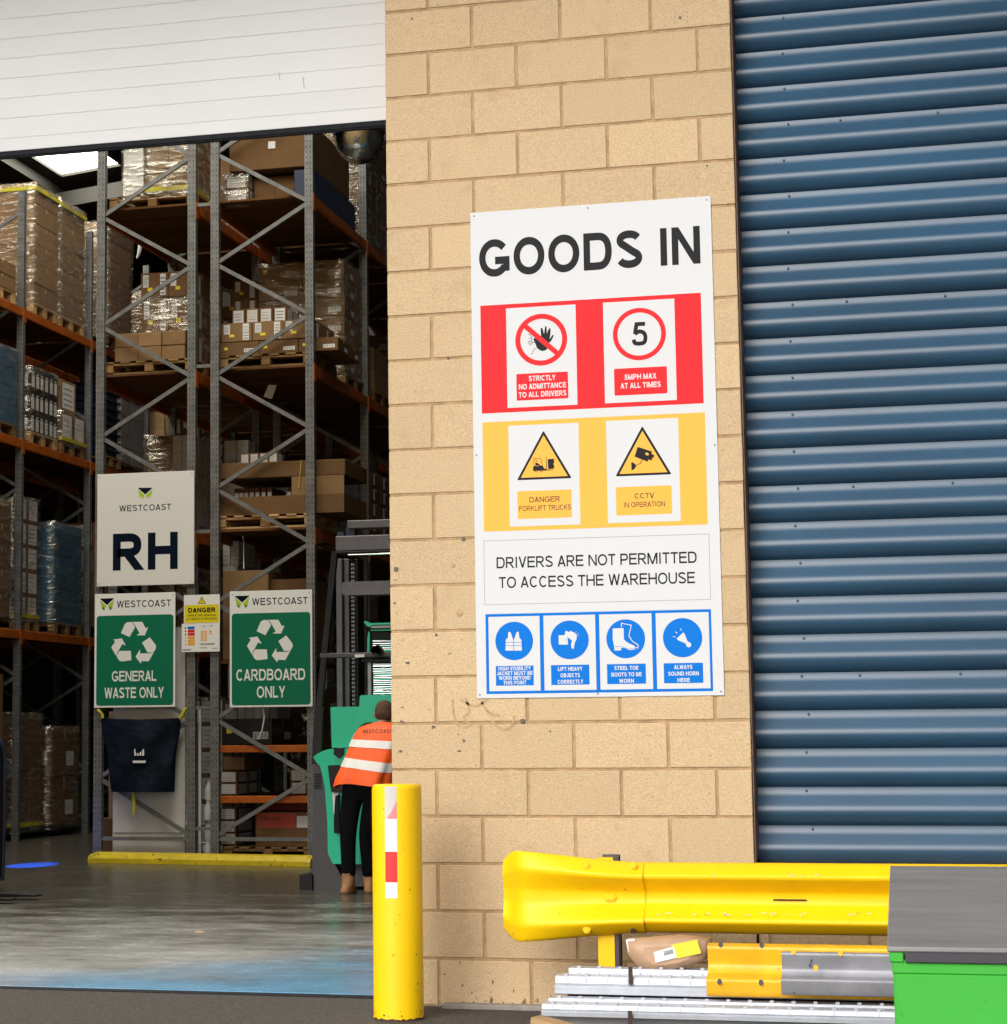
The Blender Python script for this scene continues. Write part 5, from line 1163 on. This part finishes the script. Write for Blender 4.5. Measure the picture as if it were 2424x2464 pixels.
for j in range(4): p = at(255+5*j, 1422, 1, 10.79); m.prism(rect(p.x-.008, p.x+.012, p.z-.035, p.z+.035), 10.792, 10.80)
p = at(251, 1440, 1, 10.79); m.prism(rect(p.x, p.x+.14, p.z-.012, p.z+.012), 10.792, 10.80); m.build('printed_mark', 'sign_white_dull', bagt)
for pts in ([(185, 1341), (193, 1352), (194, 1362)], [(352, 1338), (346, 1350), (338, 1362)], [(252, 1498), (254, 1520), (253, 1540)]):
    m = MB(); m.tube([tuple(at(u, v, 1, 10.9)) for u, v in pts], [.018, .022, .016], 6); m.build('cord', 'strap_yellow', bagt)
# ------------------------------------------------------------------ convex mirror dome
dm = thing('dome_mirror', 'large convex safety mirror dome hanging high beside the door edge', 'mirror', (-2.50, 9.0, 7.0))
m = MB(); rings = []
for k in range(9):
    t_ = PI/2*k/8; rings.append([(-2.50+.25*math.cos(t_)*math.cos(a)+.0001, 9+.25*math.cos(t_)*math.sin(a), 7.0-.27*math.sin(t_)) for a in [2*PI*j/28 for j in range(28)]])
m.loft(rings, 0, False); m.build('dome', 'mirror_dome', dm)
m = MB(); m.tube([(-2.5, 9, 7.0), (-2.5, 9, 7.03)], .26, 28); m.tube([(-2.5, 9, 7.03), (-2.5, 9, 11.2)], .01, 6); m.build('rim', 'rubber_black', dm)
# ================================================================== REACH TRUCK
def tp(u, v, Y=7.3): p = at(u, v, 1, Y); return (p.x, p.z)
def zz(u, v): return tp(740/KD+u/3.65/KD, 1650/KD+v/3.65/KD)      # detail views of the truck
def zm(u, v): return tp(740/KD+u/3.868/KD, 1200/KD+v/3.868/KD)
tk = thing('reach_truck', 'green and grey warehouse reach truck half hidden behind the pier', 'reach truck', (-1.75, 7.9, 0))
XE = -1.0                                                      # hidden right side of the truck
m = MB(); m.prism([zz(50, 700), zz(95, 690), zz(135, 710), zz(165, 900), zz(190, 1200), zz(195, 1470), zz(240, 1560), zz(335, 1760), zz(335, 1800), zz(40, 1812)], 7.30, 8.5)
a = zz(240, 1563); m.prism([zz(235, 1562), (XE, a[1]), (XE, .03), (zz(322, 1800)[0], .03)], 7.42, 8.6); m.build('chassis', 'truck_grey', tk)
m = MB(); m.prism([zz(-60, 1660), zz(50, 1655), zz(52, 1800), zz(-58, 1795)], 7.26, 7.62); m.build('outrigger', 'truck_dark', tk)
m = MB(); p = zz(-6, 1640); 
q = [(7.44+.0, 0)]; 
rings = []
for X in (p[0]-.05, p[0]+.05): rings.append([(X, 7.75+.09*math.cos(2*PI*k/20), .09+.09*math.sin(2*PI*k/20)) for k in range(20)])
m.loft(rings); m.build('wheel', 'rubber_black', tk)
m = MB(); m.prism([zz(68, 625), zz(100, 600), zz(165, 568), zz(210, 556), zz(560, 548), (XE, zz(560, 548)[1]), (XE, zz(300, 1565)[1]), zz(240, 1563), zz(197, 1470), zz(192, 1200), zz(170, 900), zz(150, 790), zz(128, 705), zz(90, 668)], 7.24, 7.70); m.build('lower_cowl', 'truck_green', tk)
m = MB(); b_ = zz(470, 83); m.prism([zz(203, 195), zz(212, 187), zz(455, 184), zz(460, 95), zz(472, 83), (XE, b_[1]), (XE, zz(300, 545)[1]), zz(214, 545)], 7.30, 7.95); m.build('upper_cowl', 'truck_green', tk)
m = MB(); m.prism([zz(255, 555), zz(340, 548), zz(340, 600), zz(300, 640), zz(250, 600)], 7.22, 7.26); m.build('cable_hook', 'truck_dark', tk)
m = MB(); m.prism([zz(212, 700), zz(300, 695), zz(345, 720), zz(345, 935), zz(245, 932), zz(232, 870)], 7.18, 7.235); m.build('arm_rest', 'truck_dark', tk)
m = MB(); m.prism([zz(275, 965), zz(300, 955), zz(308, 1290), zz(264, 1290), zz(262, 1180)], 7.19, 7.235); m.build('hand_grip', 'rubber_black', tk)
m = MB(); m.prism([zz(238, 935), zz(300, 930), zz(292, 960), zz(262, 1175), zz(252, 1120)], 7.225, 7.238); m.build('bright_trim', 'paper_white', tk)
m = MB()
for k in range(7): x, z = zz(92, 780+20*k); m.box(x-.03, x+.03, 7.292, 7.30, z-.006, z+.006)
m.build('vent_slot', 'truck_dark', tk)
# mast
for (u0, u1, mt_, nm, y0, y1) in ((265, 320, 'mast_grey', 'mast_column', 7.9, 8.05), (335, 385, 'mast_grey', 'mast_column', 7.96, 8.10), (322, 334, 'truck_dark', 'mast_channel', 7.94, 8.0), (440, 470, 'truck_dark', 'mast_channel', 7.9, 8.1)):
    x0, z1 = tp(740/KD+u0/3.868/KD, 1345/KD, y0); x1, _ = tp(740/KD+u1/3.868/KD, 1345/KD, y0)
    MB().cbox(x0, x1, y0, y1, .6, z1, .004).build(nm, mt_, tk)
    MB().cbox(-1.28-(x1+2.36)+.9, -1.28-(x0+2.36)+.9, y0, y1, .6, z1, .004).build(nm, mt_, tk)
ch = MB(); x0, z1 = tp(740/KD+402/3.868/KD, 1345/KD, 7.93); x1, _ = tp(740/KD+438/3.868/KD, 1345/KD, 7.93); z = .7
while z < z1-.05:
    for x in (x0+.012, x1-.012): ch.box(x-.008, x+.008, 7.93, 7.945, z, z+.022)
    z += .036
ch.build('lift_chain', 'galv_dull', tk)
def crossbar(nm, v0, v1, u0, mt_, y0, y1, r=0):
    x0, za_ = zm(u0, v0); _, zb2 = zm(u0, v1); m = MB()
    if r: m.prism(rrect(x0, XE+.1, zb2, za_, r), y0, y1)
    else: m.cbox(x0, XE+.1, y0, y1, zb2, za_, .006)
    m.build(nm, mt_, tk)
crossbar('top_bar', 183, 258, 312, 'mast_grey', 7.5, 7.65); crossbar('mast_head', 338, 478, 225, 'mast_grey', 7.42, 7.72); crossbar('head_lip', 484, 500, 230, 'truck_dark', 7.40, 7.72)
crossbar('polished_rod', 505, 521, 345, 'chrome', 7.39, 7.41); crossbar('middle_bar', 765, 892, 285, 'mast_grey', 7.42, 7.60, .03); crossbar('lower_rail', 1437, 1482, 95, 'truck_grey', 7.36, 7.44)
crossbar('rail_fascia', 1484, 1518, 470, 'truck_dark', 7.40, 7.46)
m = MB(); m.prism([zm(425, 1447), zm(515, 1445), zm(516, 1472), zm(427, 1477)], 7.352, 7.36); m.build('rail_label', 'paper_white', tk)
m = MB()
for (u, v, r) in ((640, 1420, .045), (615, 1405, .03), (665, 1415, .03), (650, 1385, .022)): x, z = zm(u, v); m.tube([(x, 7.30, z), (x, 7.36, z)], r, 10)
m.build('clamp', 'truck_dark', tk)
m = MB(); (xa_, za_), (xb_, zb2) = zm(216, 480), zm(95, 1935); m.bar((xa_, 7.44, za_), (xb_, 7.36, zb2), .05, .05, (0, 1, 0)); q = zz(70, 640); m.bar((xb_, 7.36, zb2), (q[0]-.0, 7.34, q[1]-.05), .075, .05, (0, 1, 0)); m.build('slanting_strut', 'truck_dark', tk)
m = MB(); (xa_, za_) = zm(218, 290); m.box(xa_, xa_+.06, 7.5, 7.6, zm(218, 345)[1], za_); (xa_, za_) = zm(285, 250); m.box(xa_, xa_+.08, 7.55, 7.65, zm(218, 340)[1], za_); (xa_, za_) = zm(455, 318); m.box(xa_, xa_+.12, 7.50, 7.55, za_-.03, za_); m.build('mast_bracket', 'navy_plastic', tk)
for k, (u, w_) in enumerate(((392, .007), (398, .006))):          # hydraulic hoses beside the chain
    m = MB(); pts = []
    for j in range(12):
        x, z = zm(u+3*math.sin(j*.9+k), 540+j*110); pts.append((x, 7.90, z))
    m.tube(pts, w_, 8); m.build('hose', 'rubber_black', tk)
# clear guard
m = MB(); m.prism([zm(483, 1138), zm(505, 1132), zm(545, 1150), (XE, zm(600, 1150)[1]), (XE, zm(600, 1166)[1]), zm(560, 1168), zm(540, 1185), zm(515, 1178)], 7.44, 7.52); m.prism([zm(545, 1215), (XE, zm(600, 1215)[1]), (XE, zm(600, 1226)[1]), zm(548, 1222)], 7.44, 7.5); m.build('guard_rim', 'truck_green', tk)
m = MB(); (xa_, za_) = zm(545, 1175); m.box(xa_, XE, 7.46, 7.47, zm(545, 1198)[1], za_); m.build('guard_strip', 'torn_grey', tk)
m = MB(); m.prism([zm(514, 1290), zm(524, 1225), zm(536, 1240), zm(534, 1420), zm(512, 1424)], 7.46, 7.5); m.build('guard_post', 'truck_green', tk)
m = MB(); m.prism([zm(545, 1198), (XE, zm(600, 1198)[1]), (XE, zm(600, 1302)[1]), zm(545, 1302)], 7.50, 7.52); m.build('guard_header', 'truck_dark', tk)
def wav(u0, v0, v1, nm):
    x0, za_ = zm(u0, v0); _, zb2 = zm(u0, v1); mb = MB(); n = 26; rows = []
    for j in range(n+1):
        z = zb2+(za_-zb2)*j/n; rows.append([(x0+(XE-x0)*i/10, 7.505+.006*math.sin(z*26+i*.7), z) for i in range(11)])
    mb.loft(rows, 0, False, False); mb.build(nm, 'wavy_shield', tk)
wav(552, 1303, 1428, 'clear_shield'); wav(556, 1528, 1832, 'clear_shield')
m = MB(); (xa_, za_) = zm(505, 1500); m.box(xa_, xa_+.03, 7.50, 7.53, zm(505, 1832)[1], za_); m.build('shield_edge', 'galv_dull', tk)
m = MB(); m.cbox(XE-.7, XE-.1, 8.1, 9.0, .1, 1.5, .03); m.build('battery_case', 'truck_grey', tk)
for x in (-1.9, -1.35): MB().cbox(x-.06, x+.06, 8.6, 9.7, .06, .11, .004).build('fork', 'truck_dark', tk)

# ================================================================== PERSON
pe = thing('person', 'worker from behind in orange hi-vis vest, black trousers and tan boots at the reach truck', 'person', (-1.98, 6.9, 0))
def skin_obj(name, vs, es, m, parent, sub=2, root=0):
    o0 = wloc(parent); me = bpy.data.meshes.new(name); me.from_pydata([tuple(Vector(c)-o0) for c, r in vs], es, []); me.materials.append(MATS[m])
    o = bpy.data.objects.new(name, me); COL.objects.link(o); o.parent = parent
    sk = o.modifiers.new('skin', 'SKIN'); sk.use_smooth_shade = True
    lay = me.skin_vertices[0].data if me.skin_vertices else None
    if lay is None:
        bpy.context.view_layer.objects.active = o; me.skin_vertices.new() if hasattr(me.skin_vertices, 'new') else None; lay = me.skin_vertices[0].data
    for i, (c, r) in enumerate(vs):
        lay[i].radius = (r, r) if not isinstance(r, tuple) else r; lay[i].use_root = (i == root)
    ss = o.modifiers.new('sub', 'SUBSURF'); ss.levels = sub; ss.render_levels = sub
    return o
hip = (-1.955, 6.90, .90)
J = dict(hL=(-2.045, 6.90, .84), hR=(-1.865, 6.91, .84), kL=(-2.085, 6.86, .48), kR=(-1.945, 6.93, .48), aL=(-2.095, 6.90, .11), aR=(-1.945, 7.02, .11),
         w=(-1.93, 6.93, 1.02), c=(-1.87, 7.02, 1.22), n=(-1.845, 7.10, 1.38), n2=(-1.84, 7.13, 1.42), h1=(-1.838, 7.15, 1.458), h2=(-1.836, 7.15, 1.518), sL=(-2.00, 7.09, 1.31), sR=(-1.65, 7.10, 1.33),
         eL=(-2.075, 7.16, 1.16), eR=(-1.56, 7.12, 1.12), wL=(-2.02, 7.20, 1.10), wR=(-1.62, 7.20, 1.02), tL=(-2.10, 6.80, .04), tR=(-1.89, 6.82, .04))
vs = [(hip, .12), (J['hL'], .085), (J['kL'], .055), (J['aL'], .04), (J['hR'], .085), (J['kR'], .055), (J['aR'], .04), (J['w'], .115), (J['c'], .13), (J['n'], .055), (J['n2'], .052), (J['h1'], .082), (J['h2'], .080), (J['sL'], .062), (J['eL'], .042), (J['wL'], .028), (J['sR'], .062), (J['eR'], .042), (J['wR'], .028)]
es = [(0, 1), (1, 2), (2, 3), (0, 4), (4, 5), (5, 6), (0, 7), (7, 8), (8, 9), (9, 10), (10, 11), (11, 12), (8, 13), (13, 14), (14, 15), (8, 16), (16, 17), (17, 18)]
for s_, wi, sgn in (('L', 15, 1), ('R', 18, -1)):               # palms with five fingers closing on the cowl edge
    w = Vector(J['w'+s_]); palm = w+Vector((.01*sgn, .05, -.02)); i0 = len(vs); vs.append((tuple(palm), .030)); es.append((wi, i0))
    for k in range(4):
        b1 = palm+Vector(((k-1.5)*.020, .035, .004)); b2_ = b1+Vector((0, .026-.003*abs(k-1.4), -.018)); j0 = len(vs)
        vs += [(tuple(b1), .0095), (tuple(b2_), .008)]; es += [(i0, j0), (j0, j0+1)]
    b1 = palm+Vector((.034*sgn, .010, -.004)); j0 = len(vs); vs += [(tuple(b1), .010), (tuple(b1+Vector((.008*sgn, .028, -.008))), .009)]; es += [(i0, j0), (j0, j0+1)]
skin_obj('body', vs, es, 'skin', pe)
tv = [(hip, .145), (J['hL'], .112), ((-2.075, 6.875, .66), .088), (J['kL'], .074), ((-2.09, 6.885, .28), .066), ((-2.093, 6.90, .13), .066), (J['hR'], .112), ((-1.905, 6.91, .66), .086), (J['kR'], .072), ((-1.945, 6.97, .28), .064), ((-1.945, 7.01, .13), .064), ((-1.94, 6.92, 1.0), .135)]
skin_obj('trousers', tv, [(0, 1), (1, 2), (2, 3), (3, 4), (4, 5), (0, 6), (6, 7), (7, 8), (8, 9), (9, 10), (0, 11)], 'cloth_black', pe)
jv = [((-1.93, 6.94, 1.02), .13), (J['c'], .145), ((-1.825, 7.09, 1.37), .095), (J['sL'], .085), (J['eL'], .066), (tuple(Vector(J['wL'])-Vector((0, .03, 0))), .045), (J['sR'], .085), (J['eR'], .066), (tuple(Vector(J['wR'])-Vector((0, .03, 0))), .045)]
skin_obj('jumper', jv, [(0, 1), (1, 2), (1, 3), (3, 4), (4, 5), (1, 6), (6, 7), (7, 8)], 'cloth_black', pe)
# vest: lofted surface with torso-like sections
VC = [(0.0, -1.955, 6.905, .895, .246, .185), (.10, -1.945, 6.91, .950, .240, .18), (.25, -1.915, 6.94, 1.03, .238, .18), (.45, -1.885, 6.99, 1.14, .234, .175), (.65, -1.860, 7.04, 1.25, .232, .168), (.80, -1.845, 7.065, 1.315, .222, .150), (.90, -1.840, 7.08, 1.360, .202, .13), (.96, -1.842, 7.09, 1.388, .140, .105), (1.0, -1.842, 7.10, 1.405, .080, .078)]
def vest_pt(s_, a, off=0):
    for i in range(len(VC)-1):
        if s_ <= VC[i+1][0]+1e-9: break
    A, B = VC[i], VC[i+1]; t = (s_-A[0])/(B[0]-A[0]); t = max(0, min(1, t)); v = [A[k]+(B[k]-A[k])*t for k in range(1, 6)]
    fold = (1-s_)**2*.022*math.sin(5*a+1.2)+(1-s_)*.010*math.sin(11*a)
    c, q = math.cos(a), math.sin(a); e = 2/2.4
    return (v[0]+(v[3]+off+fold)*math.copysign(abs(c)**e, c), v[1]+(v[4]+off+fold)*math.copysign(abs(q)**e, q), v[2]+(.02*math.cos(a)**2*(-1) if s_ < .05 else 0)+.012*math.cos(3*a)*(1-s_)**4)
m = MB(); m.loft([[vest_pt(i/26, 2*PI*k/40) for k in range(40)] for i in range(27)], 0, False); vo = m.build('vest', 'hivis_orange', pe)
def band(s0, s1, a0, a1, tilt=.055, n=40, off=.004):
    m = MB(); rows = []
    for s_ in (s0, (s0+s1)/2, s1): rows.append([vest_pt(min(1, max(0, s_-tilt*math.cos(a0+(a1-a0)*k/n))), a0+(a1-a0)*k/n, off) for k in range(n+1)])
    m.loft(rows, 0, False, False); m.build('reflective_band', 'reflective_band', pe)
band(.225, .36, 0, 2*PI); band(.545, .66, math.radians(190), math.radians(352), .03)
band(.60, .985, math.radians(-38), math.radians(-18), 0, 6, .005); band(.60, .985, math.radians(198), math.radians(208), 0, 4, .005)
m = MB(); q = [vest_pt(.80, math.radians(-118+56*k/8), .006) for k in range(9)]; w_ = 'WESTCOAST'
mt = MB(); text(mt, w_, q[0][0], q[8][0]-.0, 0, .030, 0, .17, 0, .05)
vv = []
for x, y, z in mt.v:
    t_ = (x-q[0][0])/(q[8][0]-q[0][0])*8; i_ = max(0, min(7, int(t_))); f_ = t_-i_; b0 = Vector(q[i_]).lerp(Vector(q[i_+1]), f_); vv.append((b0.x, b0.y-.006, b0.z+z))
mt.v = vv; mt.build('vest_print', 'ink_brown', pe)
# hair, ears, face
def ell(c, rx, ry, rz, z0=-1, z1=1, n=16, k=10):
    m = MB(); rings = []
    for i in range(k+1):
        t = z0+(z1-z0)*i/k; r = math.sqrt(max(0, 1-t*t)); rings.append([(c[0]+rx*r*math.cos(2*PI*j/n), c[1]+ry*r*math.sin(2*PI*j/n), c[2]+rz*t) for j in range(n)])
    m.loft(rings); return m
ell((-1.838, 7.150, 1.494), .083, .096, .098, -.05, 1).build('hair', 'hair_brown', pe); ell((-1.838, 7.128, 1.478), .077, .080, .075, -.8, .6).build('hair', 'hair_brown', pe)
for sx in (-1, 1): ell((-1.838+sx*.083, 7.16, 1.468), .010, .020, .030).build('ear', 'skin', pe)
ell((-1.838, 7.243, 1.458), .013, .020, .022).build('nose', 'skin', pe)
for sx in (-1, 1): ell((-1.838+sx*.03, 7.228, 1.483), .012, .008, .008).build('eye', 'paper_white', pe)
for (a_, t_, nm) in ((J['aL'], (-2.135, 6.80, 0), 'boot'), (J['aR'], (-1.89, 6.82, 0), 'boot')):
    ax, ay = a_[0], a_[1]; dx = -.018 if ax < -2 else 0
    secs = [((ax, ay-.01, .175), .052, .058), ((ax, ay, .13), .053, .060), ((ax, ay+.005, .09), .052, .070), ((ax+dx*.5, ay+.035, .065), .052, .105), ((ax+dx, ay+.065, .04), .055, .145), ((ax+dx, ay+.07, .022), .056, .150)]
    m = MB(); m.loft([[(c[0]+rx*math.cos(2*PI*k/18), c[1]+ry*math.sin(2*PI*k/18), c[2]) for k in range(18)] for c, rx, ry in secs][::-1]); m.build('boot', 'boot_tan', pe)
    m = MB(); m.loft([[(ax+dx+.060*math.cos(2*PI*k/18), ay+.07+.155*math.sin(2*PI*k/18), z) for k in range(18)] for z in (.003, .024)]); m.build('boot_sole', 'sole', pe)

# ================================================================== TRUCK AT THE LEFT EDGE
t2 = thing('stacker_truck', 'dark stacker truck at the left picture edge, forks pointing into view', 'stacker truck', (-5.7, 6.6, 0))
e_ = [(-5.19, .10), (-5.175, .5), (-5.18, 1.0), (-5.20, 1.24), (-5.25, 1.32), (-5.40, 1.36), (-6.2, 1.36), (-6.2, .10)]
m = MB(); m.prism([(x-.02, z) for x, z in e_], 6.2, 6.98); m.build('body', 'truck_dark', t2)
m = MB(); m.tube([(-5.205, 6.99, .08), (-5.195, 6.99, .6), (-5.202, 6.99, 1.15), (-5.235, 6.99, 1.28), (-5.33, 6.99, 1.35)], .018, 8); m.build('edge_bumper', 'navy_plastic', t2)
p = at(76, 1690, 2, .05); q = at(0, 1688, 2, .05)
for dy in (0, .42): m = MB(); m.prism([(p.x-dy*.08, .035), (p.x-dy*.08, .048), (p.x-.5, .062), (p.x-1.3, .062), (p.x-1.3, .02), (p.x-.5, .02)], p.y-.09-dy, p.y+.03-dy); m.build('fork', 'truck_dark', t2)
m = MB(); m.cbox(-5.9, -5.7, 5.35, 6.9, .02, .9, .01); m.cbox(-6.1, -5.95, 6.3, 6.5, 0, 2.2, .01); m.build('mast', 'truck_dark', t2)
m = MB(); m.tube([(-6.02, 6.4, 2.2), (-6.02, 6.55, 2.17)], .05, 12); m.build('lamp_housing', 'truck_dark', t2)
bl = bpy.data.lights.new('blue_safety_lamp', 'SPOT'); bl.energy = 30000; bl.color = (.0, .10, 1); bl.spot_size = math.radians(7.0); bl.spot_blend = .35; bl.shadow_soft_size = .01
blo = bpy.data.objects.new('blue_safety_lamp', bl); COL.objects.link(blo); blo.location = (-6.02, 6.60, 2.16)
tgt = at(60, 1637, 2, 0); blo.rotation_euler = (Vector(tgt)-blo.location).to_track_quat('-Z', 'Y').to_euler()
# litter on the warehouse floor
m = MB(); p = at(375, 1764, 2, .004); m.add([(p.x-.03, p.y-.03, .006), (p.x+.03, p.y-.02, .006), (p.x+.028, p.y+.05, .012), (p.x-.02, p.y+.03, .018)], [(0, 1, 2, 3)]); solo('paper_scrap', m, 'tape_brown', 'small pale scrap of paper lying on the warehouse floor', 'litter', tuple(p))

m = MB(); q = [at(u, v, 1, 11.4) for u, v in ((498, 750), (514, 754), (523, 728), (508, 727))]; m.add([tuple(x) for x in q]+[(x.x, x.y+.003, x.z) for x in q], [(0, 1, 2, 3), (7, 6, 5, 4), (0, 4, 5, 1), (1, 5, 6, 2), (2, 6, 7, 3), (3, 7, 4, 0)]); solo('paper_sheet', m, 'paper_white', 'loose white sheet hanging under the middle deck behind the braces', 'paper', tuple(q[0]))
m = MB(); q = [at(u, v, 1, 13.0) for u, v in ((268, 447), (266, 462), (263, 478), (259, 488))]; m.tube([tuple(x) for x in q], [.02, .03, .022, .012], 5); solo('torn_film', m, 'paper_white', 'torn strip of pale film dangling behind the upper brace of the RH rack', 'film strip', tuple(q[-1]))
